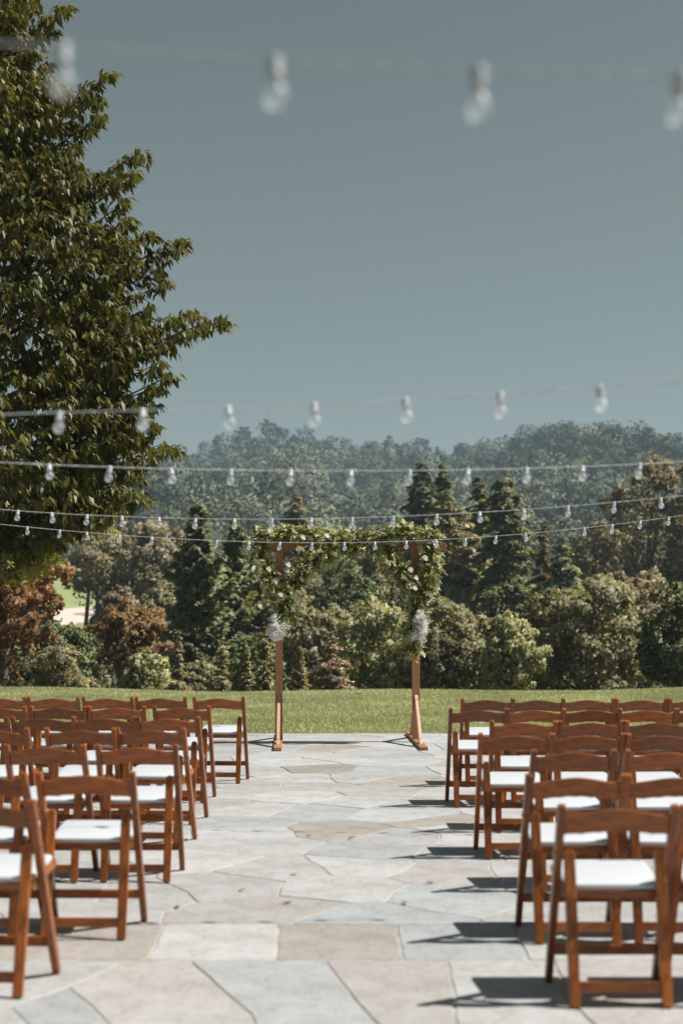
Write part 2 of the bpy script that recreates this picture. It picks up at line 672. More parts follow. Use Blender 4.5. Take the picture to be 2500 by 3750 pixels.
near = [
    ('w', G((-700, 3513), (-250, 3513), (-260, 3800), (-800, 3800))),
    ('w', G((-250, 3513), (0, 3513), (450, 3523), (262, 3613), (20, 3690), (-255, 3700))),
    ('b', G((262, 3613), (262, 3626), (398, 3748), (395, 3800), (125, 3800), (85, 3740), (40, 3684))),
    ('w', G((-255, 3700), (20, 3690), (40, 3684), (85, 3740), (125, 3800), (-260, 3800))),
    ('p', G((450, 3523), (700, 3517), (911, 3710), (860, 3723), (398, 3748), (262, 3626), (262, 3613))),
    ('w', G((398, 3748), (860, 3723), (911, 3710), (955, 3800), (395, 3800))),
    ('b', G((700, 3517), (1182, 3515), (1420, 3800), (955, 3800), (911, 3710))),
    ('p', G((1182, 3515), (1635, 3514), (1662, 3650), (1680, 3800), (1420, 3800))),
    ('w', G((1635, 3514), (2026, 3514), (2066, 3645), (2230, 3800), (1680, 3800), (1662, 3650))),
    ('p', G((2026, 3514), (2560, 3512), (2760, 3800), (2230, 3800), (2066, 3645))),
    ('w', G((2560, 3512), (3300, 3512), (3400, 3800), (2760, 3800))),
    # the straight course
    ('t', G((-700, 3384), (-160, 3384), (-230, 3513), (-760, 3513))),
    ('t', G((-160, 3384), (606, 3384), (536, 3514), (-230, 3513))),
    ('w', G((606, 3384), (1023, 3382), (1006, 3514), (536, 3514))),
    ('t', G((1023, 3382), (1452, 3384), (1478, 3514), (1006, 3514))),
    ('b', G((1452, 3384), (1880, 3387), (1936, 3513), (1478, 3514))),
    ('w', G((1880, 3387), (2420, 3387), (2500, 3513), (1936, 3513))),
    ('p', G((2420, 3387), (3200, 3387), (3300, 3513), (2500, 3513))),
]
for k, p in near:
    make_stone(p, M['stone_' + k])

Y_BAND = at_z(1250, 3383, 0).y
Y_FRONT = at_z(1250, 3800, 0).y


def clip_half(poly, a, b, c):
    """keep a*x+b*y<=c"""
    out = []
    n = len(poly)
    for i in range(n):
        p, q = poly[i], poly[(i + 1) % n]
        dp = a * p[0] + b * p[1] - c
        dq = a * q[0] + b * q[1] - c
        if dp <= 0:
            out.append(p)
        if dp * dq < 0:
            t = dp / (dp - dq)
            out.append((p[0] + (q[0] - p[0]) * t, p[1] + (q[1] - p[1]) * t))
    return out


def crazy(x0, x1, y0, y1, sx, sy, special=()):
    seeds = [tuple(s[0]) for s in special]
    cols = [s[1] for s in special]
    row = 0
    y = y0 + sy * 0.3
    while y < y1:
        x = x0 + (row % 2) * sx * 0.5
        while x < x1 + sx * 0.5:
            s = (x + rs.uniform(-0.36, 0.36) * sx, y + rs.uniform(-0.36, 0.36) * sy)
            if all(math.hypot(s[0] - q[0], s[1] - q[1]) > 0.42 * min(sx, sy) * (1.5 if i < len(special) else 1) for i, q in enumerate(seeds)):
                seeds.append(s)
                cols.append(rs.choices('wbtp', (66, 26, 3, 8))[0])
            x += sx
        y += sy
        row += 1
    for i, s in enumerate(seeds):
        cell = [(x0, y0), (x1, y0), (x1, y1), (x0, y1)]
        for j, q in enumerate(seeds):
            if j == i or abs(q[0] - s[0]) > 4 or abs(q[1] - s[1]) > 4:
                continue
            a, b = q[0] - s[0], q[1] - s[1]
            c = (q[0] ** 2 + q[1] ** 2 - s[0] ** 2 - s[1] ** 2) / 2
            cell = clip_half(cell, a, b, c)
            if len(cell) < 3:
                break
        if len(cell) >= 3:
            make_stone(cell, M['stone_' + cols[i]], 0.005)


sp = [(G((1235, 3040))[0], 't'), (G((1490, 2862))[0], 't'), (G((1600, 3005))[0], 't'), (G((850, 3012))[0], 'b'),
      (G((1130, 2975))[0], 'b'), (G((1480, 2985))[0], 'b'), (G((900, 3050))[0], 'b'), (G((1400, 3115))[0], 'b'),
      (G((1250, 3250))[0], 'w'), (G((1650, 3200))[0], 'p'), (G((820, 3240))[0], 'w'), (G((1000, 3335))[0], 'p'),
      (G((1160, 2742))[0], 't'), (G((1330, 2755))[0], 'p')]
crazy(-5.4, 5.4, Y_BAND, TERR_Y - 0.01, 0.82, 0.62, sp)
crazy(-5.0, 5.0, 1.0, Y_FRONT, 1.15, 1.0)

# ---------------------------------------------------------------- folding chairs
CH_TOP = 0.79


def chair_meshes():
    ms = {}
    RA = Vector((0, 0.205, 0.0))
    RB = Vector((0, -0.205, CH_TOP))
    ax = (RB - RA).normalized()
    pr = Vector((0, -ax.z, ax.y)) * -1        # perpendicular in the side plane
    L = (RB - RA).length
    # long rail: side profile, slim at the foot, rounded at the top
    prof = [(-0.016, 0.006), (0.016, 0.006), (0.021, 0.12), (0.022, L * 0.55), (0.019, L - 0.03)]
    for k in range(1, 6):
        a = PI * k / 6
        prof.append((0.019 * math.cos(a), L - 0.022 + 0.022 * math.sin(a)))
    prof += [(-0.019, L - 0.03), (-0.022, L * 0.55), (-0.021, 0.12)]
    ms['rail'] = bm_mesh('rail', prism_bm(prof, RA, pr, ax, Vector((1, 0, 0)), 0.031, 0.0035), M['chair'], False)
    # rear leg: a flat bar with a rounded head
    LA = Vector((0, -0.205, 0.0))
    LB = Vector((0, -0.103, 0.60))
    la = (LB - LA).normalized()
    LL = (LB - LA).length
    prof = [(-0.021, 0.005), (0.021, 0.005), (0.023, LL * 0.5), (0.022, LL - 0.022)]
    for k in range(1, 7):
        a = PI * k / 7
        prof.append((0.022 * math.cos(a), LL - 0.022 + 0.022 * math.sin(a)))
    prof += [(-0.022, LL - 0.022), (-0.023, LL * 0.5)]
    ms['leg'] = bm_mesh('leg', prism_bm(prof, LA, Vector((1, 0, 0)), la, Vector((0, la.z, -la.y)), 0.027, 0.004), M['chair'])
    # back slat: bowed, with a wavy top and bottom edge
    n = 18
    V, Fc = [], []
    hw = 0.2085
    for i in range(n + 1):
        s = -hw + 2 * hw * i / n
        c = 0.5 + 0.5 * math.cos(PI * s / hw)
        zt = 0.748 + 0.026 * c
        zb = 0.664 + 0.015 * c + 0.004 * math.sin(3 * PI * s / hw) ** 2
        bow = -0.022 * (1 - (s / hw) ** 2)
        for z, dy in ((zb, -0.008), (zb + 0.003, -0.010), (zt - 0.003, -0.010), (zt, -0.007), (zt, 0.007), (zt - 0.003, 0.010), (zb + 0.003, 0.010), (zb, 0.008)):
            yy = 0.205 - 0.41 * z / CH_TOP + bow + dy
            V.append((s, yy, z))
    for i in range(n):
        for k in range(8):
            k2 = (k + 1) % 8
            Fc.append((i * 8 + k, i * 8 + k2, (i + 1) * 8 + k2, (i + 1) * 8 + k))
    Fc.append(tuple(range(8))[::-1])
    Fc.append(tuple(n * 8 + k for k in range(8)))
    ms['slat'] = idx_mesh('slat', V, Fc, M['chair_x'], False)
    # seat
    sb = Vector((0, -0.088, 0.418))
    sf = Vector((0, 0.262, 0.462))
    sv = (sf - sb).normalized()
    sw = Vector((0, -sv.z, sv.y))
    D = (sf - sb).length

    def outline(hwid, back, front, r):
        o = []
        for cx, cy_, a0 in ((hwid - r, back + r, -90), (hwid - r, front - r, 0), (-hwid + r, front - r, 90), (-hwid + r, back + r, 180)):
            for k in range(4):
                a = R(a0 + 30 * k)
                o.append((cx + r * math.cos(a), cy_ + r * math.sin(a)))
        return o
    ms['seat_frame'] = bm_mesh('seat_frame', prism_bm(outline(0.2035, 0, D, 0.012), sb, (1, 0, 0), sv, sw, 0.030, 0.003), M['chair_x'])
    b = prism_bm(outline(0.193, 0.008, D - 0.012, 0.03), sb + sw * 0.027, (1, 0, 0), sv, sw, 0.026, 0.010, 3)
    ms['cushion'] = bm_mesh('cushion', b, M['vinyl'], True)
    ring = [sb + Vector((1, 0, 0)) * a_ + sv * b_ + sw * 0.0345 for a_, b_ in outline(0.1905, 0.0105, D - 0.0145, 0.028)]
    V, Fc = tube_geo(ring + [ring[0]], 0.0028, 5, False)
    ms['piping'] = idx_mesh('piping', V, Fc, M['vinyl'], True)
    # stretchers
    zf = 0.152
    ms['front_stretcher'] = bm_mesh('front_stretcher', prism_bm([(-0.2085, -0.021), (0.2085, -0.021), (0.2085, 0.021), (-0.2085, 0.021)], (0, 0.205 - 0.41 * zf / CH_TOP, zf), (1, 0, 0), (0, 0, 1), (0, 1, 0), 0.020, 0.003), M['chair_x'])
    zr = 0.080
    ms['rear_stretcher'] = bm_mesh('rear_stretcher', prism_bm([(-0.160, -0.0215), (0.160, -0.0215), (0.160, 0.0215), (-0.160, 0.0215)], (0, -0.205 + 0.102 * zr / 0.6, zr), (1, 0, 0), (0, 0, 1), (0, 1, 0), 0.019, 0.003), M['chair_x'])
    # side link arm under the seat, bolt, foot
    V, Fc = tube_geo([(0.204, -0.125, 0.475), (0.204, -0.02, 0.40)], 0.004, 6)
    ms['link_rod'] = idx_mesh('link_rod', V, Fc, M['brass'])
    V, Fc = tube_geo([(-0.006, 0, 0), (0.006, 0, 0)], 0.008, 8)
    ms['bolt'] = idx_mesh('bolt', V, Fc, M['brass'])
    b = bmesh.new()
    bmesh.ops.create_cone(b, cap_ends=True, segments=10, radius1=0.014, radius2=0.012, depth=0.012)
    ms['foot_cap'] = bm_mesh('foot_cap', b, M['rubber'])
    return ms


CM = chair_meshes()


def make_chair(loc, rz, label):
    t = empty('folding_chair', loc, rz)
    tag(t, label, 'chair', 'folding chairs in rows')
    for s in (-1, 1):
        a = link('long_rail', CM['rail'], t, (s * 0.224, 0, 0))
        link('foot_cap', CM['foot_cap'], a, (0, 0.203, 0.006))
        link('bolt', CM['bolt'], a, (s * 0.016, -0.104, 0.585))
        b = link('rear_leg', CM['leg'], t, (s * 0.181, 0, 0))
        link('foot_cap', CM['foot_cap'], b, (0, -0.205, 0.006))
        link('link_rod', CM['link_rod'], t, (0 if s > 0 else -0.408, 0, 0))
    link('back_slat', CM['slat'], t)
    link('seat_frame', CM['seat_frame'], t)
    cu = link('seat_cushion', CM['cushion'], t)
    link('piping', CM['piping'], cu)
    link('front_stretcher', CM['front_stretcher'], t)
    link('rear_stretcher', CM['rear_stretcher'], t)
    return t


K = 950 / 1568.0
# tops of the two back posts of each chair, aisle side first (x, x) and their height in the picture
left_rows = [
    (705, [(195, None)]),
    (538, [(790, 243), (146, None)]),
    (372, [(1055, 598), (505, 40)]),
    (271, [(1110, 707), (690, 285), (165, None)]),
    (203, [(1195, 838), (803, 455), (437, 85), (45, None)]),
    (140, [(1262, 935), (868, 545), (515, 183), (150, None)]),
    (84, [(1467, 1177), (1117, 826), (797, 508), (468, 180), (150, None)]),
]
right_rows = [
    (738, [(850, 1508), (1580, None)]),
    (552, [(655, 1192), (1232, None)]),
    (402, [(670, 1143), (1232, None)]),
    (304, [(350, 768), (787, 1193), (1235, None)]),
    (228, [(420, 787), (835, 1193), (1228, None)]),
    (154, [(170, 497), (517, 838), (865, 1172), (1197, 1505), (1537, None)]),
    (94, [(243, 530), (548, 838), (852, 1137), (1173, 1458), (1490, None)]),
]
ORD = ['nearest', 'second nearest', 'third nearest', 'fourth nearest', 'third farthest', 'second farthest', 'farthest']
CNT = ['at the aisle', 'second from the aisle', 'third from the aisle', 'fourth from the aisle', 'fifth from the aisle']
rc = random.Random(21)
for side, rows, x0, sg in (('left', left_rows, 0, -1), ('right', right_rows, 1550, 1)):
    for ri, (zy, lst) in enumerate(rows):
        for ci, (za, zb) in enumerate(lst):
            py = 2500 + zy * K
            A = at_z(x0 + za * K, py, CH_TOP)
            if zb is None:
                c = A.x + sg * 0.224
            else:
                B = at_z(x0 + zb * K, py, CH_TOP)
                c = (A.x + B.x) / 2
            rz = R(rc.uniform(-3.5, 3.5)) + (R(-2.5) if side == 'left' else R(0.5))
            if side == 'right' and ri == 0:
                rz = R(0.3)
            off = Vector((0, 0.205 + rc.uniform(-0.01, 0.01), 0))
            off.rotate(Matrix.Rotation(rz, 3, 'Z'))
            make_chair((c + off.x, A.y + off.y, 0.0), rz,
                       'brown wooden folding chair %s of the aisle, %s row, %s' % (side, ORD[ri], CNT[ci]))

# ---------------------------------------------------------------- ceremony arch
AY = 17.33
XL = at_d(1021, 2680, AY).x
XR = at_d(1523, 2680, AY).x
arch = empty('ceremony_arch', ((XL + XR) / 2, AY, 0), R(1.8))
tag(arch, 'reddish wooden ceremony arch standing at the end of the aisle', 'arch')
HS = (XR - XL) / 2
ZB0 = at_d(1270, 2016, AY - 0.07).z
ZB1 = at_d(1270, 1988, AY - 0.07).z


def board(name, poly, org, u, v, w, th, mat, parent, bev=0.003):
    return link(name, bm_mesh(name, prism_bm(poly, org, u, v, w, th, bev), mat), parent)


X_, Y_, Z_ = (1, 0, 0), (0, 1, 0), (0, 0, 1)
for s in (-1, 1):
    x = s * HS
    b = 1.09
    board('base_board', [(-0.0445, -b), (0.0445, -b), (0.0445, b), (-0.0445, b)], (x, 0, 0.021), X_, Y_, Z_, 0.038, M['cedar'], arch)
    post = board('post', [(-0.0445, 0.040), (0.0445, 0.040), (0.0445, ZB1), (-0.0445, ZB1)], (x, 0, 0), X_, Z_, Y_, 0.089, M['cedar'], arch)
    for f in (-1, 1):
        # brace: a board on edge from the base up to the post, ends cut square to them
        prof = [(f * 0.72, 0.041), (f * 0.60, 0.041), (f * 0.047, 0.46), (f * 0.047, 0.57)]
        if f > 0:
            prof = prof[::-1]
        br = board('brace', prof, (x, 0, 0), Y_, Z_, X_, 0.036, M['brace'] if f < 0 else M['cedar'], arch)
        if f < 0:
            for (yy, zz) in ((-0.10, 0.512), (-0.632, 0.082)):
                V, Fc = tube_geo([(0, 0.004, 0), (0, -0.006, 0)], 0.007, 8)
                link('screw', idx_mesh('screw', V, Fc, M['steel']), br, (x, yy - 0.02, zz + 0.012))
XB0 = at_d(916, 2000, AY).x - (XL + XR) / 2
XB1 = at_d(1630, 2000, AY).x - (XL + XR) / 2
board('beam', [(XB0, ZB0), (XB1, ZB0), (XB1, ZB1), (XB0, ZB1)], (0, -0.0645, 0), X_, Z_, Y_, 0.038, M['cedar'], arch)

# ---------------------------------------------------------------- leaf makers (numpy)
def unit(a):
    return a / np.maximum(np.linalg.norm(a, axis=-1, keepdims=True), 1e-9)


def diamonds(C, T, Nn, L, W):
    """one four-cornered leaf at each C: length L along T, width W, facing Nn"""
    T = unit(T)
    B = unit(np.cross(Nn, T))
    L = np.asarray(L)[..., None] * 0.5
    W = np.asarray(W)[..., None] * 0.5
    return np.stack([C - T * L, C + B * W - T * L * 0.1, C + T * L, C - B * W - T * L * 0.1], 1)


def folded(C, T, Nn, L, W, fold=0.35, droop=0.25):
    """a leaf of four triangles-worth: two quads folded along the midrib and curled, base at C; returns (2n,4,3)"""
    T = unit(T)
    B = unit(np.cross(Nn, T))
    U = unit(np.cross(T, B))
    L = np.asarray(L)[..., None]
    W = np.asarray(W)[..., None] * 0.5
    p0 = C
    p1 = C + T * L * 0.5 - U * L * 0.02
    p2 = C + T * L - U * L * droop
    e = [C + T * L * 0.42 + B * W * sgn + U * W * fold - U * L * 0.03 for sgn in (1, -1)]
    q1 = np.stack([p0, e[0], p2, p1], 1)
    q2 = np.stack([p0, p1, p2, e[1]], 1)
    return np.concatenate([q1, q2], 0)


# ---------------------------------------------------------------- garland on the arch
M['greens'] = foliage_mat('garland_greens', [(0.1183, 0.1356, 0.0292), (0.2447, 0.2535, 0.0581), (0.3444, 0.3356, 0.0914), (0.4715, 0.4454, 0.1663)], 0.45, 0.25, 6)
M['silver'] = foliage_mat('silver_leaf', [(0.396, 0.45, 0.306), (0.594, 0.63, 0.468), (0.9, 0.864, 0.648)], 0.45, 0.2, 6)
M['bigleaf'] = foliage_mat('broad_leaf', [(0.18, 0.228, 0.09), (0.288, 0.324, 0.132), (0.384, 0.42, 0.204)], 0.4, 0.3, 4)
M['wisp'] = foliage_mat('grass_wisp', [(0.16, 0.16, 0.07), (0.28, 0.26, 0.13)], 0.5, 0.2, 4)
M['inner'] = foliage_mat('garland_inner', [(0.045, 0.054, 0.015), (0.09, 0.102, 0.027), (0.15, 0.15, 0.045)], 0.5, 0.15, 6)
GY = AY - 0.13
paths = [
    ([(940, 1968), (1010, 1955), (1100, 1950), (1200, 1966), (1300, 1972), (1400, 1966), (1480, 1945), (1550, 1960), (1598, 1982)], 20, 320),
    ([(1150, 2000), (1250, 2000), (1350, 1998), (1430, 2010)], 24, 130),
    ([(945, 2005), (955, 2060), (985, 2110), (1010, 2160), (1030, 2220), (1040, 2270)], 26, 200),
    ([(1215, 2010), (1150, 2045), (1100, 2090), (1068, 2140), (1048, 2200), (1045, 2265)], 32, 260),
    ([(1385, 2005), (1430, 2045), (1470, 2095), (1505, 2140), (1530, 2185)], 26, 170),
    ([(1575, 2000), (1577, 2060), (1575, 2110), (1556, 2155), (1532, 2195), (1522, 2250), (1512, 2310), (1502, 2350), (1518, 2378)], 25, 260),
]
garland = empty('flower_garland', (0, GY, 0))
tag(garland, 'leafy green garland with blush roses draped over the wooden arch', 'garland')
rg = np.random.default_rng(5)


def path_pts(px, n):
    P = np.array([at_d(x, y, GY) for x, y in px])
    d = np.concatenate([[0], np.cumsum(np.linalg.norm(np.diff(P, axis=0), axis=1))])
    t = rg.uniform(0, d[-1], n)
    out = np.stack([np.interp(t, d, P[:, i]) for i in range(3)], 1)
    tt = np.stack([np.interp(np.clip(t + 0.05, 0, d[-1]), d, P[:, i]) - np.interp(np.clip(t - 0.05, 0, d[-1]), d, P[:, i]) for i in range(3)], 1)
    return out, unit(tt)


org = np.array([0, GY, 0])
gq, sq, dq = [], [], []
stV, stF = [], []
for px, rad, n in paths:
    n = int(n * 3.8)
    r_m = rad * 1.42 / F * AY
    C, T = path_pts(px, n)
    rr = r_m * (rg.uniform(0, 1, n) ** 0.8)[:, None]
    o = unit(rg.normal(size=(n, 3)) * np.array([1, 0.9, 1]))
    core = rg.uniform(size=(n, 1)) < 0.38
    base = C + o * rr * np.where(core, 0.45, 1.0)
    sgn = np.where(rg.uniform(size=(n, 1)) < 0.5, 1, -1)
    dirs = unit(o * 0.75 + T * sgn * 0.9 + np.array([0, -0.25, -0.1]) + rg.normal(size=(n, 3)) * 0.3)
    for i in range(n):
        k = rg.integers(8, 15)
        ln = rg.uniform(0.04, 0.115)
        s = np.linspace(0.1, 1, k)[:, None]
        curve = base[i] + dirs[i] * s * ln + np.array([0, 0, -1]) * (s * ln) ** 2 * 2.0
        side = unit(np.cross(dirs[i], rg.normal(size=3)))
        sg2 = np.where(np.arange(k) % 2 == 0, 1, -1)[:, None]
        T2 = dirs[i] * 0.7 + side * sg2 * 0.9 + rg.normal(size=(k, 3)) * 0.2
        Nn = rg.normal(size=(k, 3)) * 0.6 + np.array([0.2, -0.5, 0.6])
        L = rg.uniform(0.024, 0.046, k)
        q = diamonds(curve + unit(T2) * L[:, None] * 0.5, T2, Nn, L, L * rg.uniform(0.38, 0.6))
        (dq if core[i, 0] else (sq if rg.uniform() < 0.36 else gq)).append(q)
        if rg.uniform() < 0.3:
            tube_geo([base[i] - org, curve[k // 2] - org, curve[-1] - org], [0.0018, 0.0014, 0.0008], 3, False, stV, stF)
o = link('greenery', np_mesh('greenery', np.concatenate(gq) - org, 4, M['greens']), garland)
tag(o, kind='stuff')
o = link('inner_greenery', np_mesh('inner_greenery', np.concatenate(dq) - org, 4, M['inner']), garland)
tag(o, kind='stuff')
o = link('silver_greenery', np_mesh('silver_greenery', np.concatenate(sq) - org, 4, M['silver']), garland)
tag(o, kind='stuff')
o = link('stems', idx_mesh('stems', stV, stF, M['stem']), garland)
tag(o, kind='stuff')

# broad leaves, each a part
def leaf_mesh(name, mat, L=1.0, W=0.42, droop=0.22, fold=0.25, petiole=0.0):
    V, Fc = [], []
    n = 6
    for i in range(n + 1):
        t = i / n
        w = W * 0.5 * (math.sin(PI * min(1, t ** 0.8)) ** 0.85) if 0 < i < n else 0.004
        z = -droop * t * t * L
        V += [(-w, t * L, z + fold * w), (0, t * L, z), (w, t * L, z + fold * w)]
    for i in range(n):
        a = i * 3
        Fc += [(a, a + 1, a + 4, a + 3), (a + 1, a + 2, a + 5, a + 4)]
    return idx_mesh(name, V, Fc, mat, True)


BL = [leaf_mesh('broad_leaf', M['bigleaf'], 0.115, 0.06, 0.2), leaf_mesh('broad_leaf', M['bigleaf'], 0.09, 0.055, 0.35), leaf_mesh('broad_leaf', M['silver'], 0.085, 0.045, 0.25)]
big_spots = [(1200, 2040, 5, 0), (1218, 2050, 5, 0), (1190, 2060, 3, 0), (1090, 2000, 5, 2), (945, 2055, 6, 2), (935, 2075, 4, 2),
             (1078, 2165, 6, 2), (1085, 2190, 6, 2), (1070, 2215, 5, 2), (1400, 2025, 4, 0), (1385, 2040, 3, 0), (1480, 1925, 6, 1), (1450, 1940, 4, 0),
             (1460, 1915, 4, 1), (990, 1945, 4, 2), (1590, 2105, 6, 1), (1598, 2125, 5, 1), (1560, 2170, 3, 2), (1480, 2340, 4, 1), (1490, 2320, 3, 1), (1290, 1960, 3, 2), (1230, 1975, 3, 2)]
rb = random.Random(3)
for (x, y, n, kind) in big_spots:
    p = at_d(x, y, GY - 0.11)
    for k in range(n):
        o = link('broad_leaf', BL[kind], garland, (p.x + rb.uniform(-0.035, 0.035), p.y - GY + rb.uniform(-0.05, 0.03), p.z + rb.uniform(-0.03, 0.03)))
        up = y < 1960
        o.rotation_euler = (R(rb.uniform(20, 80) if up else rb.uniform(-95, -25)), R(rb.uniform(-40, 40)), R(rb.uniform(-80, 80) + 180 * (rb.random() < 0.0)))
        s = rb.uniform(0.8, 1.25)
        o.scale = (s, s, s)

# long thin wisps of grass
V, Fc = [], []
for i in range(60):
    px, rad, n = paths[rb.randrange(len(paths))]
    C, T = path_pts(px, 1)
    c = C[0] + np.array([0, -0.05, 0])
    a = rb.uniform(-1, 1)
    d = np.array([a, rb.uniform(-0.4, 0.1), rb.uniform(-0.3, 0.8)])
    d /= np.linalg.norm(d)
    ln = rb.uniform(0.16, 0.36)
    pts = [c - org + d * ln * t + np.array([0, 0, -1]) * (ln * t) ** 2 * 2.6 for t in np.linspace(0, 1, 6)]
    tube_geo(pts, [0.0022, 0.002, 0.0018, 0.0015, 0.0012, 0.0006], 3, False, V, Fc)
o = link('grass_wisps', idx_mesh('grass_wisps', V, Fc, M['wisp']), garland)
tag(o, kind='stuff')


def rose_mesh():
    V, Fc = [], []
    rr = random.Random(4)
    k = 0
    for ring, (n, r, h, open_) in enumerate([(3, 0.011, 0.044, 0.0), (4, 0.018, 0.046, 0.05), (5, 0.026, 0.044, 0.15), (6, 0.033, 0.036, 0.4)]):
        for i in range(n):
            a0 = 2 * PI * (i + 0.37 * ring) / n + rr.uniform(-0.1, 0.1)
            span = 2 * PI / n * 1.35
            b0 = len(V)
            for u in range(5):
                for v in range(4):
                    an = a0 + span * (u / 4 - 0.5)
                    t = v / 3
                    edge = 1 - 0.25 * abs(u / 4 - 0.5) * 2
                    rad = r * (0.35 + 0.65 * math.sin(t * PI * 0.55)) + open_ * 0.016 * t * t
                    z = h * t * edge - open_ * 0.010 * t ** 3
                    V.append((rad * math.cos(an), rad * math.sin(an), z + rr.uniform(-0.001, 0.001)))
            for u in range(4):
                for v in range(3):
                    a = b0 + u * 4 + v
                    Fc.append((a, a + 1, a + 5, a + 4))
    return idx_mesh('rose', V, Fc, M['rose'], True)


RM = rose_mesh()
for (x, y) in [(980, 2087), (1051, 2072), (1046, 2091), (1010, 2131), (1027, 2183), (1552, 2047), (1500, 2091), (1517, 2119), (1515, 2158), (1193, 1966), (1104, 1972)]:
    p = at_d(x, y, GY - 0.215)
    o = link('rose', RM, garland, (p.x, p.y - GY, p.z))
    o.rotation_euler = (R(58 + rb.uniform(-15, 15)), R(rb.uniform(-15, 15)), R(35 + rb.uniform(-20, 20)))
    o.scale = [rb.uniform(0.9, 1.1)] * 3


def babys_breath(spine, label):
    """a bunch of tiny white florets on hair-thin stems: spine = (px, py, radius px) from top to bottom"""
    p0 = at_d(spine[0][0], spine[0][1], GY - 0.10)
    root = empty('white_flower_bunch', p0)
    tag(root, label, 'flowers', 'bunches of tiny white flowers')
    rr = np.random.default_rng(int(spine[0][0]))
    V, Fc, sV, sF = [], [], [], []
    octv = np.array([(1, 0, 0), (-1, 0, 0), (0, 1, 0), (0, -1, 0), (0, 0, 1), (0, 0, -1)], float)
    octf = [(0, 2, 4), (2, 1, 4), (1, 3, 4), (3, 0, 4), (2, 0, 5), (1, 2, 5), (3, 1, 5), (0, 3, 5)]
    subs = []
    for q in range(26):
        k = rr.integers(0, len(spine))
        subs.append((k, unit(rr.normal(size=3)) * rr.uniform(0.35, 1.0)))
    for i in range(2800):
        k, ofs = subs[rr.integers(0, len(subs))]
        x, y, rad = spine[k]
        c = np.array(at_d(x, y, GY - 0.10)) - np.array(p0)
        rm = rad * 1.1 / F * AY
        f = c + ofs * rm * 0.85 + rr.normal(size=3) * rm * 0.22
        f[1] -= 0.02
        s = rr.uniform(0.0035, 0.0065)
        b0 = len(V)
        V += [tuple(f + v * s) for v in octv]
        Fc += [tuple(b0 + a for a in t) for t in octf]
        if i % 6 == 0:
            tube_geo([(0, 0.03, 0), Vector(f) * 0.6, f], [0.0012, 0.0009, 0.0006], 3, False, sV, sF)
    o = link('florets', idx_mesh('florets', V, Fc, M['floret']), root)
    tag(o, kind='stuff')
    o = link('stems', idx_mesh('stems', sV, sF, M['stem']), root)
    tag(o, kind='stuff')


babys_breath([(1012, 2262, 18), (1003, 2285, 30), (1020, 2295, 34), (1005, 2305, 34), (1022, 2318, 28), (1015, 2328, 20)], 'bunch of tiny white flowers on the left post of the arch')
babys_breath([(1532, 2240, 12), (1530, 2262, 18), (1535, 2285, 30), (1532, 2305, 36), (1540, 2322, 36), (1528, 2318, 30)], 'bunch of tiny white flowers on the right post of the arch')

# ---------------------------------------------------------------- string lights
def lathe(name, prof, seg, mat):
    V, Fc = [], []
    for r, z in prof:
        for k in range(seg):
            a = 2 * PI * k / seg
            V.append((r * math.cos(a), r * math.sin(a), z))
    for i in range(len(prof) - 1):
        for k in range(seg):
            k2 = (k + 1) % seg
            Fc.append((i * seg + k, i * seg + k2, (i + 1) * seg + k2, (i + 1) * seg + k))
    Fc.append(tuple(range(seg))[::-1])
    Fc.append(tuple((len(prof) - 1) * seg + k for k in range(seg)))
    return idx_mesh(name, V, Fc, mat, True)


SOCK = lathe('socket', [(0.004, 0.006), (0.011, 0.004), (0.0125, -0.003), (0.0125, -0.020), (0.0145, -0.022), (0.0145, -0.027), (0.010, -0.028)], 12, M['socket'])
gp = [(0.0095, -0.038), (0.0105, -0.044), (0.0145, -0.050), (0.0188, -0.056), (0.0212, -0.063), (0.0214, -0.069), (0.0196, -0.0765), (0.0155, -0.083), (0.0095, -0.0872), (0.0015, -0.0885)]
gp = [(r_ * 0.96, z_ + 0.0115 if z_ > -0.06 else z_ + 0.0125) for r_, z_ in gp]
BULB = lathe('glass_bulb', gp, 14, M['glass'])
SOCK_N = lathe('socket', [(0.004, 0.006), (0.010, 0.004), (0.0112, -0.003), (0.0112, -0.020), (0.0125, -0.022), (0.0125, -0.027), (0.010, -0.028)], 12, M['socket_grey'])
BULB_N = lathe('glass_bulb', gp, 14, M['glass_clear'])
FIL = lathe('filament_stem', [(0.003, -0.026), (0.003, -0.046), (0.005, -0.050), (0.0015, -0.056)], 6, M['filament'])

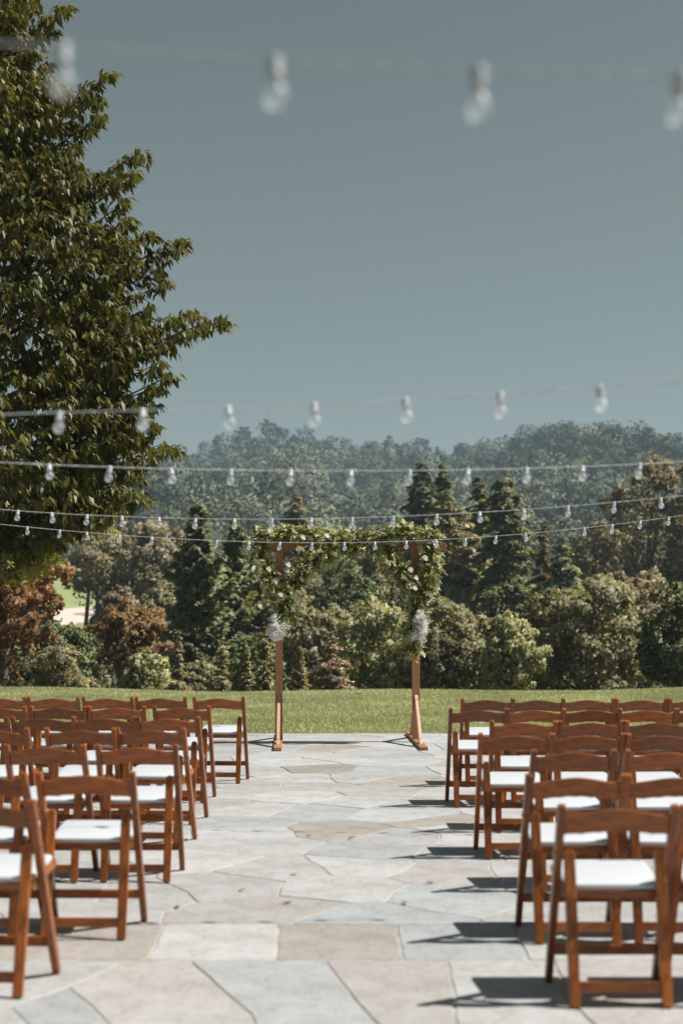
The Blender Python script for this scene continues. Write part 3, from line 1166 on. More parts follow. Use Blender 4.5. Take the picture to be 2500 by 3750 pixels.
Q = 2500 / 1568.0
strings = [
    # depth at the left and right picture edge; cord heights (x, y in 1568-wide view); bulb x positions
    (2.02, 2.06, [(-300, 92), (0, 101), (147, 104), (632, 138), (1098, 160), (1568, 172), (1900, 176)], [147, 632, 1100, 1566, 2040, -340],
     'nearest string light cord with large blurred bulbs against the upper sky'),
    (5.15, 4.15, [(-300, 966), (0, 951), (138, 946), (328, 943), (524, 938), (722, 929), (931, 917), (1149, 902), (1376, 888), (1568, 878), (1900, 852)], [138, 328, 524, 722, 931, 1149, 1376, 1612, -45],
     'second nearest string light cord, crossing the sky just above the hills'),
    (7.0, 7.2, [(-300, 1040), (0, 1062), (113, 1067), (392, 1077), (667, 1081), (940, 1081), (1207, 1076), (1468, 1066), (1568, 1060), (1900, 1032)], [113, 253, 392, 530, 667, 805, 940, 1074, 1207, 1336, 1468, 1598, -30],
     'middle string light cord, crossing in front of the wooded hills'),
    (10.6, 10.0, [(-300, 1140), (0, 1172), (119, 1177), (280, 1186), (449, 1191), (715, 1192), (903, 1187), (1100, 1177), (1303, 1162), (1568, 1139), (1900, 1100)], [42, 119, 201, 280, 365, 449, 538, 624, 715, 809, 903, 1002, 1100, 1201, 1303, 1409, 1515, 1622, -38],
     'string light cord passing just above the top of the flower arch'),
    (13.4, 13.4, [(-300, 1170), (0, 1204), (138, 1218), (349, 1234), (571, 1244), (790, 1246), (932, 1243), (1138, 1232), (1340, 1213), (1568, 1183), (1900, 1130)], [63, 138, 199, 275, 349, 498, 571, 643, 716, 790, 860, 932, 1000, 1068, 1138, 1205, 1340, 1405, 1469, 1534, 1604, -12],
     'farthest string light cord, hanging across the beam of the flower arch'),
]
rl = random.Random(11)
for d0, d1, cordpx, bx, label in strings:
    cx = np.array([c[0] for c in cordpx], float)
    cyp = np.array([c[1] for c in cordpx], float)

    def cord_at(x):
        # smooth line through the given heights
        k = np.polyfit(cx, cyp, 4)
        y = np.polyval(k, x)
        d = d0 + (d1 - d0) * x / 1568.0
        return at_d(x * Q, y * Q, d)
    xs = np.linspace(-300, 1900, 70)
    pts = [cord_at(x) for x in xs]
    root = empty('string_light', tuple(pts[35]))
    tag(root, label, 'string light', 'white string lights over the aisle')
    o0 = pts[35]
    pts = [p - o0 for p in pts]
    # straight runs on to where the cord is tied, well outside the picture
    ex = (pts[0] - pts[2]).normalized()
    ey = (pts[-1] - pts[-3]).normalized()
    pts = [pts[0] + ex * 3.5] + pts + [pts[-1] + ey * 3.5]
    V, Fc = [], []
    # two twisted conductors
    fine = []
    for a, b in zip(pts[:-1], pts[1:]):
        m = max(1, int((b - a).length / 0.035))
        for k in range(m):
            fine.append(a.lerp(b, k / m))
    fine.append(pts[-1])
    for ph in (0, PI):
        tw, s, prev = [], 0.0, fine[0]
        for p in fine:
            s += (p - prev).length
            prev = p
            an = ph + s * 2 * PI / 0.11
            tw.append(p + Vector((0, math.cos(an), math.sin(an))) * (0.0016 if d0 > 3 else 0.0012))
        tube_geo(tw, 0.0019 if d0 > 3 else 0.0013, 5, True, V, Fc)
    link('cord', idx_mesh('cord', V, Fc, M['cord'] if d0 > 3 else M['cord_grey'], True), root)
    for x in bx:
        p = cord_at(x) - o0
        s = link('socket', SOCK if d0 > 3 else SOCK_N, root, p)
        s.rotation_euler = (R(rl.uniform(-9, 9)), R(rl.uniform(-11, 11)), rl.uniform(0, 6))
        link('glass_bulb', BULB if d0 > 3 else BULB_N, s)
        link('filament_stem', FIL, s)

# ---------------------------------------------------------------- lawn grass
def build_grass():
    r = np.random.default_rng(9)
    n = 270000
    y = r.uniform(TERR_Y + 0.01, 30.6, n)
    x = r.uniform(-1, 1, n) * (0.27 * y + 1.6)
    # thicker fringe along the paving
    m = 14000
    x[:m] = r.uniform(-6.5, 6.5, m)
    y[:m] = TERR_Y + 0.015 + np.abs(r.normal(size=m)) * 0.05 - 0.03 * np.clip(np.sin(x[:m] * 3.1) + np.sin(x[:m] * 7.7 + 1), 0, 2)
    z = terrain(x, y)
    patch = 0.75 + 0.5 * (0.5 + 0.5 * np.sin(x * 1.7 + 1.1 * np.sin(y * 1.3)) * np.sin(y * 2.1 + x * 0.6))
    h = r.uniform(0.020, 0.048, n) * patch
    h[:m] *= 1.25
    a = r.uniform(0, 2 * PI, n)
    w = r.uniform(0.003, 0.0065, n)
    lean = r.normal(size=(n, 2)) * 0.55
    C = np.stack([x, y, z - 0.004], 1)
    S_ = np.stack([np.cos(a) * w, np.sin(a) * w, np.zeros(n)], 1)
    T = np.stack([lean[:, 0] * h, lean[:, 1] * h, h], 1)
    V = np.stack([C - S_, C + S_, C + T], 1)
    mat = foliage_mat('grass_blade', [(0.3069, 0.3348, 0.1829), (0.3965, 0.4243, 0.2377), (0.4791, 0.4956, 0.2977), (0.5729, 0.559, 0.3762)], 0.5, 0.25, 0.55)
    o = link('lawn_grass', np_mesh('lawn_grass', V, 3, mat))
    tag(o, 'short green mown grass of the lawn behind the arch', 'grass', kind='stuff')


build_grass()

# ---------------------------------------------------------------- trees
def tree_trunk(V, Fc, h, r, rng, lean=0.0, top=0.9):
    ph = rng.uniform(0, 6)
    pts = []
    for t in np.linspace(0, top, 9):
        pts.append((lean * h * t + 0.02 * h * math.sin(ph + 3 * t) * t, 0.02 * h * math.cos(ph + 2.3 * t) * t, -0.3 + (h + 0.3) * t))
    rad = [r * (1.25 if i == 0 else 1) * (1 - 0.85 * i / 8) for i in range(9)]
    tube_geo(pts, rad, 8, True, V, Fc)
    return pts


def round_crown(w, h, n, leaf, rng, base=0.1, K=46, rc=0.26, flat=0.8, shell=(0.5, 0.88), asp=0.55):
    cz = h * (base + (1 - base) * 0.5)
    ax = np.array([w / 2, w / 2, h * (1 - base) / 2])
    d = unit(rng.normal(size=(K, 3)))
    d[:, 2] = np.where(d[:, 2] < -0.75, -d[:, 2], d[:, 2])
    pos = d * ax * rng.uniform(shell[0], shell[1], (K, 1))
    pos *= 1 + 0.10 * np.sin(d[:, :1] * 4 + rng.uniform(0, 6))
    cr = rc * min(w / 2, h / 2) * rng.uniform(0.5, 1.6, K)
    # each clump is made of smaller tufts, so that its surface breaks into light and dark
    SUB = 9
    su = unit(rng.normal(size=(K, SUB, 3)) + unit(pos)[:, None] * 0.7 + np.array([0, 0, 0.45]))
    sc = (pos[:, None] + su * (cr[:, None] * rng.uniform(0.6, 1.15, (K, SUB)))[..., None] * np.array([1.1, 1.1, flat])).reshape(-1, 3)
    sr = (cr[:, None] * rng.uniform(0.28, 0.55, (K, SUB))).reshape(-1)
    su = su.reshape(-1, 3)
    pick = rng.choice(K * SUB, n, p=sr ** 2 / (sr ** 2).sum())
    u = unit(rng.normal(size=(n, 3)) + su[pick] * 0.8)
    P = sc[pick] + u * (sr[pick] * rng.uniform(0.5, 1.1, n))[:, None]
    k = n // 9
    dd = unit(rng.normal(size=(k, 3)))
    P[:k] = dd * ax * rng.uniform(0.35, 0.85, (k, 1))
    P[:, 2] += cz
    keep = P[:, 2] > 0.02 * h
    P = P[keep]
    u = u[keep]
    n = len(P)
    L = leaf * rng.uniform(0.6, 1.4, n)
    T = rng.normal(size=(n, 3)) + np.array([0, 0, -0.3])
    Nn = u * 0.8 + rng.normal(size=(n, 3)) * 0.7
    limbs = pos + np.array([0, 0, cz])
    CN = unit(u * 0.7 + unit(P - np.array([0, 0, cz])) * 0.55 + np.array([0, 0, 0.15]) + rng.normal(size=(n, 3)) * 0.28)
    return diamonds(P, T, Nn, L, L * asp), limbs, CN


def conifer_crown(w, h, n, leaf, rng, power=0.8, up=0.1, droop=0.35, base=0.05, levels=None, asp=0.35, gap=0.0, spread=0.26):
    levels = levels or max(16, int(h * 2.6))
    br = []
    bulge = rng.uniform(0, 6.28, 3)
    for i in range(levels):
        t0 = (i + rng.uniform(0, 1)) / levels
        m = int(rng.integers(4, 8))
        a0 = rng.uniform(0, 6.28)
        thin = rng.uniform() < gap
        for k in range(m):
            t = min(0.995, max(0, t0 + rng.normal() * 0.6 / levels))
            a = a0 + 6.283 * k / m + rng.uniform(-0.45, 0.45)
            ln = w / 2 * ((1 - t) ** power) * rng.uniform(0.4, 1.2) * (0.5 if thin else 1)
            ln *= 1 + 0.22 * math.sin(a * 2 + bulge[0] + 7 * t) + 0.16 * math.sin(13 * t + bulge[1])
            br.append((h * (base + (1 - base) * t), a, ln + 0.008 * h))
    br = np.array(br)
    pick = rng.choice(len(br), n, p=br[:, 2] ** 1.05 / (br[:, 2] ** 1.05).sum())
    z, a, ln = br[pick].T
    s = rng.uniform(0.12, 1, n) ** 0.7
    D = np.stack([np.cos(a), np.sin(a), np.zeros(n)], 1)
    Lt = np.stack([-np.sin(a), np.cos(a), np.zeros(n)], 1)
    lat = rng.normal(size=n) * spread * ln * (1.15 - s)
    P = D * (s * ln)[:, None] + Lt * lat[:, None]
    P[:, 2] = z + up * s * ln - droop * (s ** 2) * ln - np.abs(rng.normal(size=n)) * 0.06 * ln - np.abs(lat) * 0.3
    L = leaf * rng.uniform(0.6, 1.4, n)
    T = D + Lt * np.sign(lat)[:, None] * 0.7 + rng.normal(size=(n, 3)) * 0.35 + np.array([0, 0, -0.35])
    Nn = rng.normal(size=(n, 3)) * 0.55 + np.array([0, 0, 0.8])
    CN = unit(D * 0.7 + Lt * (np.sign(lat) * 0.25)[:, None] + np.array([0, 0, 0.55]) + rng.normal(size=(n, 3)) * 0.35)
    return diamonds(P, T, Nn, L, L * asp), br, CN


def crown_mesh(quads, nrm, mat):
    """leaves shaded with the roundness of the tuft they grow on"""
    g = np.cross(quads[:, 1] - quads[:, 0], quads[:, 3] - quads[:, 0])
    fl = (g * nrm).sum(1) < 0
    quads[fl] = quads[fl][:, ::-1]
    me = np_mesh('crown', quads, 4, mat)
    me.normals_split_custom_set_from_vertices(np.repeat(unit(nrm), 4, 0).astype(np.float32))
    return me


FM = {
    'rust': foliage_mat('rust_foliage', [(0.1803, 0.0936, 0.0481), (0.305, 0.1687, 0.087), (0.4027, 0.2375, 0.1285)], 0.7, 0.32, 0.5),
    'brown': foliage_mat('brown_green_foliage', [(0.1548, 0.0952, 0.0452), (0.2619, 0.1666, 0.0834), (0.3571, 0.238, 0.1249)], 0.7, 0.32, 0.5),
    'tan': foliage_mat('tan_needle', [(0.2821, 0.1948, 0.1314), (0.455, 0.336, 0.233), (0.5933, 0.4664, 0.3396)], 0.75, 0.1, 0.6),
    'dark': foliage_mat('dark_needle', [(0.0703, 0.096, 0.0383), (0.1344, 0.1601, 0.0641), (0.2242, 0.2401, 0.1024)], 0.65, 0.1, 0.4),
    'green': foliage_mat('mid_green_needle', [(0.1267, 0.1419, 0.0784), (0.2307, 0.2483, 0.1385), (0.3596, 0.3704, 0.2169)], 0.65, 0.32, 0.4),
    'olive': foliage_mat('olive_leaf', [(0.149, 0.1457, 0.0855), (0.2692, 0.2607, 0.1538), (0.4099, 0.3848, 0.2462)], 0.6, 0.32, 0.5),
    'olivebrown': foliage_mat('olive_brown_leaf', [(0.1522, 0.1362, 0.0882), (0.2772, 0.242, 0.1588), (0.4043, 0.3483, 0.2411)], 0.65, 0.32, 0.4),
    'yellow': foliage_mat('yellow_green_needle', [(0.2169, 0.2033, 0.1187), (0.3686, 0.3412, 0.2048), (0.5421, 0.4875, 0.3171)], 0.65, 0.32, 0.5),
    'pale': foliage_mat('pale_green_leaf', [(0.2337, 0.2491, 0.1259), (0.3887, 0.3965, 0.2191), (0.5819, 0.5589, 0.3507)], 0.55, 0.32, 0.6),
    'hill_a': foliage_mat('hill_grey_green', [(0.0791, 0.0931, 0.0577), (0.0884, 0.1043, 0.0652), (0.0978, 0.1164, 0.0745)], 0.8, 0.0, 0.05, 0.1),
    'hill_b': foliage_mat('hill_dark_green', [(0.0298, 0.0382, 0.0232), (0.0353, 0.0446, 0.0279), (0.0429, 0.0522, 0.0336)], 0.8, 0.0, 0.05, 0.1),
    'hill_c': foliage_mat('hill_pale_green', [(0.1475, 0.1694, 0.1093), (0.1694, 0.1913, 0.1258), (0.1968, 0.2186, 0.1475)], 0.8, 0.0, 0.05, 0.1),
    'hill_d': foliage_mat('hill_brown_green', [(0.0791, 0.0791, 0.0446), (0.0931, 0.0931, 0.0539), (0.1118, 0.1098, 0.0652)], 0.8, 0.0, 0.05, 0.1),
    'euc': foliage_mat('grey_green_leaf', [(0.0439, 0.0523, 0.0293), (0.0784, 0.0888, 0.0502), (0.1254, 0.1358, 0.0815)], 0.65, 0.1, 0.08),
}

LIMIT = dict(
    # kind: crown maker arguments
    round=dict(fn=round_crown, kw=dict()),
    dome=dict(fn=round_crown, kw=dict(K=70, rc=0.20, shell=(0.66, 0.92), flat=0.7)),
    pine=dict(fn=round_crown, kw=dict(base=0.34, K=30, rc=0.24, flat=0.42, shell=(0.35, 0.95))),
    tier=dict(fn=conifer_crown, kw=dict(power=0.7, up=0.15, droop=0.45, base=0.16, gap=0.25, spread=0.2)),
    spruce=dict(fn=conifer_crown, kw=dict(power=0.9, up=0.22, droop=0.25, base=0.02, spread=0.34)),
    fir=dict(fn=conifer_crown, kw=dict(power=0.62, up=0.12, droop=0.42, base=0.04, spread=0.36, asp=0.5)),
    column=dict(fn=conifer_crown, kw=dict(power=0.55, up=0.75, droop=0.1, base=0.02, spread=0.34, asp=0.5)),
    bough=dict(fn=conifer_crown, kw=dict(power=0.35, up=0.75, droop=0.9, base=0.30, levels=6, gap=0.0, spread=0.12)),
)


def tree(name, label, kind, px, top, wpx, d, mat, n, leaf=None, cat='tree', bark='bark', trunk_r=None, seed=None, group=None, stems=()):
    rng = np.random.default_rng(seed if seed is not None else int(px * 7 + top))
    x = at_d(px, 2250, d).x
    z0 = float(terrain(x, d))
    h = at_d(px, top, d).z - z0
    w = wpx / F * d
    root = empty(name, (x, d, z0))
    tag(root, label, cat, group)
    leaf = leaf or d * 0.0031
    n = int(n * 1.12)
    spec = LIMIT[kind]
    quads, aux, cn = spec['fn'](w, h, n, leaf, rng, **spec['kw'])
    o = link('crown', crown_mesh(quads, cn, FM[mat]), root)
    tag(o, kind='stuff')
    V, Fc = [], []
    tr = trunk_r or 0.018 * h + 0.04
    pts = tree_trunk(V, Fc, h, tr, rng, top=0.93 if spec['fn'] is conifer_crown else 0.72)
    if spec['fn'] is round_crown:
        for i in rng.choice(len(aux), min(14, len(aux)), replace=False):
            e = Vector(aux[i])
            k = rng.integers(2, 6)
            s = Vector(pts[k])
            mid = s.lerp(e, 0.5) + Vector((0, 0, 0.06 * h))
            tube_geo([s, mid, e], [tr * 0.45, tr * 0.3, tr * 0.08], 6, False, V, Fc)
    else:
        for i in rng.choice(len(aux), min(40, len(aux)), replace=False):
            z, a, ln = aux[i]
            kw = spec['kw']
            pp = []
            for s in (0, 0.4, 0.8):
                pp.append((math.cos(a) * s * ln, math.sin(a) * s * ln, z + kw['up'] * s * ln - kw['droop'] * s * s * ln))
            tube_geo(pp, [tr * 0.22, tr * 0.14, tr * 0.05], 5, False, V, Fc)
    link('trunk', idx_mesh('trunk', V, Fc, M[bark], True), root)
    for sx, sy in stems:
        V, Fc = [], []
        tube_geo([(sx, sy, -0.3), (sx * 1.06, sy, h * 0.3), (sx * 1.0 + 0.2, sy, h * 0.6), (sx * 0.8, sy, h * 0.8)], [tr * 0.8, tr * 0.62, tr * 0.45, tr * 0.1], 7, True, V, Fc)
        link('trunk', idx_mesh('trunk', V, Fc, M[bark], True), root)
    return root


T = tree
T('cypress_tree', 'rust orange feathery tree at the left edge behind the lawn', 'round', 10, 1800, 380, 42, 'rust', 16000, 0.16)
T('shrub', 'dark green tall shrub beside the rust orange tree', 'round', 150, 2085, 140, 70, 'dark', 6000, cat='shrub')
T('pine_tree', 'large spreading brownish pine with bare trunks beside the far meadow', 'pine', 415, 1865, 430, 118, 'olivebrown', 15000, bark='bark', stems=((-2.1, -0.5), (-1.45, 0.4), (-0.7, -0.3)))
T('pine_tree', 'smaller brownish pine right of the large spreading pine', 'pine', 610, 1905, 270, 126, 'olivebrown', 9000)
T('dome_tree', 'olive dome shaped tree beside the tall narrow conifers', 'dome', 590, 2128, 190, 85, 'olive', 9000)
T('dome_tree', 'olive brown dome tree below the spreading pine trunks', 'dome', 440, 2155, 190, 95, 'olivebrown', 8000)
T('smoke_tree', 'orange brown layered tree in the left middle ground', 'pine', 465, 2195, 270, 54, 'brown', 14000, bark='bark')
T('shrub', 'dark rounded shrub behind the arching yellow cedar boughs', 'round', 190, 2290, 330, 47, 'dark', 11000, cat='shrub')
T('cedar', 'low cedar with long arching yellow green boughs at the lawn edge', 'bough', 215, 2350, 420, 38, 'yellow', 9000, 0.12)
T('shrub', 'pale olive low shrub left of the young spruces', 'dome', 545, 2385, 210, 40, 'pale', 9000, cat='shrub')
T('spruce', 'young pale spruce left of the tall narrow conifers', 'spruce', 655, 2325, 130, 38.5, 'yellow', 6000)
T('spruce', 'young pale spruce in front of the tall narrow conifers', 'spruce', 815, 2350, 130, 39.5, 'pale', 6000)
T('shrub', 'low green brown shrub between the two young spruces', 'dome', 735, 2420, 170, 42, 'olive', 6000, cat='shrub')
T('narrow_conifer', 'tall narrow dark conifer, left one of the pair', 'column', 725, 1850, 300, 62, 'green', 24000, 0.28)
T('narrow_conifer', 'tall narrow dark conifer, right one of the pair', 'column', 855, 1912, 230, 64, 'green', 18000, 0.28)
T('conifer', 'dark brownish conifer just left of the arch', 'column', 955, 2000, 260, 72, 'olivebrown', 14000, 0.32)
T('upright_shrub', 'small yellow green pointed shrub right of the narrow conifers', 'column', 903, 2368, 62, 38, 'yellow', 3000, cat='shrub')
T('upright_shrub', 'yellow green pointed shrub beside the left post of the arch', 'column', 968, 2300, 95, 39.5, 'yellow', 5000, cat='shrub')
T('upright_shrub', 'yellow green pointed shrub left of the tan spruce under the arch', 'column', 1098, 2370, 100, 41, 'yellow', 4000, cat='shrub')
T('conifer', 'olive conifer rising behind the left corner of the arch', 'fir', 1085, 1820, 310, 112, 'olivebrown', 13000, 0.55)
T('pine_tree', 'grey trunked pine seen through the middle of the arch', 'pine', 1330, 1985, 380, 92, 'olive', 13000, bark='bark_pale', trunk_r=0.22)
T('dome_tree', 'rounded olive tree seen through the left of the arch', 'dome', 1165, 2205, 290, 58, 'olive', 12000)
T('spruce', 'small tan brown spruce at the lawn edge under the arch', 'spruce', 1215, 2312, 300, 36.5, 'tan', 18000, 0.12, bark='bark_red')
T('shrub', 'pale green leafy bush seen through the right of the arch', 'round', 1400, 2195, 320, 50, 'pale', 13000, cat='shrub')
T('conifer', 'dark conifer behind the arch, tallest one left of the yellow redwood', 'fir', 1545, 1692, 380, 132, 'dark', 17000, 0.6)
T('conifer', 'dark slim conifer directly behind the top of the yellow redwood', 'fir', 1622, 1700, 270, 136, 'dark', 11000, 0.6)
T('redwood', 'broad yellow green redwood right of the arch', 'fir', 1640, 1795, 560, 95, 'yellow', 28000, 0.42, bark='bark_red')
T('conifer', 'dark pointed conifer between the yellow redwood and the tiered redwood', 'fir', 1755, 1745, 280, 101, 'green', 15000, 0.45)
T('redwood', 'tall tiered redwood with a bare visible trunk', 'fir', 1850, 1728, 410, 92, 'green', 20000, 0.42, bark='bark_red')
T('conifer', 'dying reddish brown conifer with a dark trunk', 'tier', 1990, 1918, 230, 86, 'brown', 9000, 0.36)
T('fir', 'dark green fir right of the dying reddish conifer', 'fir', 2062, 1965, 330, 83, 'green', 13000, 0.36)
T('eucalyptus', 'huge rounded olive brown tree at the right', 'dome', 2370, 1700, 470, 112, 'olivebrown', 22000)
T('eucalyptus', 'dark tree cut off by the right edge of the picture', 'dome', 2590, 1640, 330, 108, 'olivebrown', 10000)
T('conifer', 'dark tree in the gap left of the huge rounded tree', 'round', 2190, 1960, 230, 120, 'dark', 9000)
T('oak', 'large rounded olive oak at the right of the lawn edge', 'dome', 2130, 2118, 430, 51, 'olive', 24000, bark='bark')
T('oak', 'grey olive oak behind the large rounded oak', 'dome', 2340, 2075, 350, 62, 'olivebrown', 13000)
T('shrub', 'yellow green bush left of the large rounded oak', 'round', 1870, 2205, 220, 46.5, 'pale', 11000, cat='shrub')
T('shrub', 'olive bush with warm leaves right of the arch post', 'round', 1660, 2210, 320, 49, 'olive', 14000, cat='shrub')
T('shrub', 'dark bush at the right edge of the lawn', 'round', 2480, 2165, 320, 47, 'dark', 13000, cat='shrub')
T('conifer', 'dark tree filling the shade behind the middle of the arch', 'round', 1290, 2090, 330, 76, 'dark', 10000)
T('conifer', 'brown green tree behind the left post of the arch', 'round', 1010, 2090, 280, 82, 'olivebrown', 9000)
T('shrub', 'dark low bush under the olive bushes right of the arch', 'round', 1540, 2350, 240, 54, 'dark', 7000, cat='shrub')
T('shrub', 'dark low bush between the narrow conifers and the left post', 'round', 930, 2330, 220, 50, 'dark', 7000, cat='shrub')
T('shrub', 'dark low shrub at the lawn edge behind the yellow bush', 'round', 1960, 2370, 260, 56, 'dark', 7000, cat='shrub')
T('shrub', 'olive shrub below the far meadow on the left', 'dome', 290, 2290, 260, 64, 'olive', 8000, cat='shrub')

# ---------------------------------------------------------------- wooded hills
def build_forest():
    r = np.random.default_rng(17)
    quads = []
    # spots on the hillside
    n = 9000
    rad = np.sqrt(r.uniform(135 ** 2, 925 ** 2, n))
    az = np.radians(r.uniform(-17.5, 17.5, n))
    x, y = rad * np.sin(az), rad * np.cos(az)
    z = terrain(x, y)
    px, py = project(np.stack([x, y, z], 1))
    ok = ~((px > 120) & (px < 440) & (rad < 345))
    ok &= ~((px > 2090) & (px < 2200) & (py > 1812) & (py < 1836))
    x, y, z, rad = x[ok], y[ok], z[ok], rad[ok]
    # keep trees apart
    cell = {}
    sel = []
    for i in range(len(x)):
        sp_ = 7.0 + 2.0 * min(1, rad[i] / 900)
        g = (int(x[i] // sp_), int(y[i] // sp_), int(sp_))
        if g in cell:
            continue
        cell[g] = 1
        sel.append(i)
    x, y, z, rad = x[sel], y[sel], z[sel], rad[sel]
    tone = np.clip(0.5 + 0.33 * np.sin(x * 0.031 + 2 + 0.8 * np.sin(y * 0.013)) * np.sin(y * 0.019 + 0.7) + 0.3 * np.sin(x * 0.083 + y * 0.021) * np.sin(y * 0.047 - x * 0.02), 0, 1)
    cls, nrm = [], []
    px_r, _ = project(np.stack([x, y, z], 1))
    for i in range(len(x)):
        far = rad[i] > 400
        h = r.choice([r.uniform(6, 10), r.uniform(9, 14), r.uniform(13, 19)], p=[0.4, 0.42, 0.18]) * (0.8 + 0.35 * tone[i])
        if rad[i] > 810:
            h = min(h, r.uniform(6, 10))
        w = h * r.uniform(0.6, 0.95)
        kk = 9 if far else 14
        d = unit(r.normal(size=(kk, 3)))
        d[:, 2] = np.abs(d[:, 2]) * 1.1 - 0.35
        pos = d * np.array([w / 2, w / 2, h * 0.42]) * r.uniform(0.45, 0.8, (kk, 1))
        base = np.array([x[i], y[i], z[i] + h * 0.58])
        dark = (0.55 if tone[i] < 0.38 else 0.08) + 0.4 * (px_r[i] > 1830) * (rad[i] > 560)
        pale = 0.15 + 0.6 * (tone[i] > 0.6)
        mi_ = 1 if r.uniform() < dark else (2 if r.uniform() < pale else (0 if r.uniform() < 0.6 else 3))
        cr = (0.21 if far else 0.19) * w * r.uniform(0.7, 1.5, kk)
        nq, leaf = (int(8 * w) + 50, 1.2) if far else ((300, 0.85) if rad[i] > 260 else (440, 0.6))
        pk = r.choice(kk, nq, p=cr ** 2 / (cr ** 2).sum())
        u = unit(r.normal(size=(nq, 3)) + np.array([0, -0.25, 0.5]))
        P = pos[pk] + u * (cr[pk] * r.uniform(0.9, 1.05, nq))[:, None] + base
        L = leaf * r.uniform(0.7, 1.35, nq)
        Nn = unit(P - base + np.array([0, 0, h * 0.1])) * 1.0 + u * 0.8 + r.normal(size=(nq, 3)) * 0.12
        q = diamonds(P, r.normal(size=(nq, 3)), Nn, L, L * 0.85)
        cn = unit(unit(P - base + np.array([0, 0, h * 0.1])) * 0.7 + u * 0.8)
        g = np.cross(q[:, 1] - q[:, 0], q[:, 3] - q[:, 0])
        fl = (g * cn).sum(1) < 0
        q[fl] = q[fl][:, ::-1]
        quads.append(q)
        cls.append(np.full(nq, mi_))
        nrm.append(np.repeat(cn, 4, 0))
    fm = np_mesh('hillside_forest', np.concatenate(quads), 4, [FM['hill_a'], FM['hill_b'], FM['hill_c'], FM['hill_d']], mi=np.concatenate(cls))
    # the light falls on whole crowns, not on single leaves, at this distance
    fm.normals_split_custom_set_from_vertices(np.concatenate(nrm).astype(np.float32))
    o = link('hillside_forest', fm)
    tag(o, 'dense grey green forest covering the hills behind', 'forest', kind='stuff')


build_forest()


def ridge_trees():
    """trees one can tell apart against the sky"""
    r = np.random.default_rng(31)
    kinds = []
    for k in range(7):
        h, w = 14.0, [9, 7, 10, 6, 8, 7.5, 11][k]
        q, _, cn = round_crown(w, h, 700, 0.8, np.random.default_rng(100 + k), base=[0.25, 0.35, 0.2, 0.3, 0.4, 0.1, 0.3][k], K=18, rc=0.3, shell=(0.4, 0.9), asp=0.7)
        V, Fc = [], []
        tree_trunk(V, Fc, h, 0.28, np.random.default_rng(k), top=0.8)
        kinds.append((crown_mesh(q, cn, FM['hill_a'] if k % 3 == 0 else FM['hill_b']), idx_mesh('trunk', V, Fc, M['bark'], True)))
    px = 520.0
    k = 0
    while px < 2560:
        d = RIDGE - 12 + r.uniform(-25, 15)
        top = np.interp(px, SKX, SKY)
        P = at_d(px, 2250, d)
        z0 = float(terrain(P.x, d))
        zt = at_d(px, top, d).z + (r.uniform(-8.5, 5.0) if 1850 < px < 2460 else r.uniform(-6.0, 3.0))
        h = min(24, max(7, zt - z0))
        t = empty('skyline_tree', (P.x, d, z0 - 0.2))
        big = 1850 < px < 2460
        tag(t, 'dark tall crowned tree on the skyline of the right hill' if big else 'rounded tree on the skyline of the left hill', 'tree', 'trees on the skyline of the right hill' if big else 'trees on the skyline of the left hill')
        kk = r.integers(0, 7)
        s = h / 14.0
        sw = s * r.uniform(0.75, 1.15)
        t.scale = (sw, sw, s)
        t.rotation_euler = (0, 0, r.uniform(0, 6.28))
        c = link('crown', kinds[kk][0], t)
        tag(c, kind='stuff')
        link('trunk', kinds[kk][1], t)
        px += r.uniform(18, 42)
        k += 1


ridge_trees()


def radio_mast():
    d = RIDGE - 10
    b = at_d(984, 1575, d)
    t_ = at_d(984, 1500, d)
    root = empty('radio_mast', (b.x, b.y, float(terrain(b.x, d))))
    tag(root, 'thin radio mast rising above the left hilltop', 'mast')
    h = t_.z - root.location.z
    V, Fc = [], []
    for a in (0, 2.09, 4.19):
        tube_geo([(0.35 * math.cos(a), 0.35 * math.sin(a), 0), (0.1 * math.cos(a), 0.1 * math.sin(a), h)], 0.06, 5, True, V, Fc)
    for i in range(14):
        a = i * 2.09
        z = h * i / 14
        tube_geo([(0.3 * math.cos(a), 0.3 * math.sin(a), z), (0.25 * math.cos(a + 2.09), 0.25 * math.sin(a + 2.09), z + h / 14)], 0.04, 4, True, V, Fc)
    link('lattice', idx_mesh('lattice', V, Fc, M['mast']), root)
    V, Fc = tube_geo([(-0.9, 0, h * 0.72), (0.9, 0, h * 0.72)], 0.07, 5)
    link('crossarm', idx_mesh('crossarm', V, Fc, M['mast']), root)


radio_mast()

# ---------------------------------------------------------------- the big tree at the left
M['cherry'] = foliage_mat('cherry_leaf', [(0.0442, 0.0544, 0.013), (0.0805, 0.0908, 0.022), (0.1233, 0.1273, 0.0337), (0.1687, 0.1363, 0.0428)], 0.46, 0.28, 0.6, 0.3, (1.6, 1.3, 0.4))
M['laurel'] = foliage_mat('narrow_leaf', [(0.1977, 0.2142, 0.0462), (0.3624, 0.3624, 0.0824), (0.5932, 0.5109, 0.1483)], 0.4, 0.25, 0.6, 0.45)


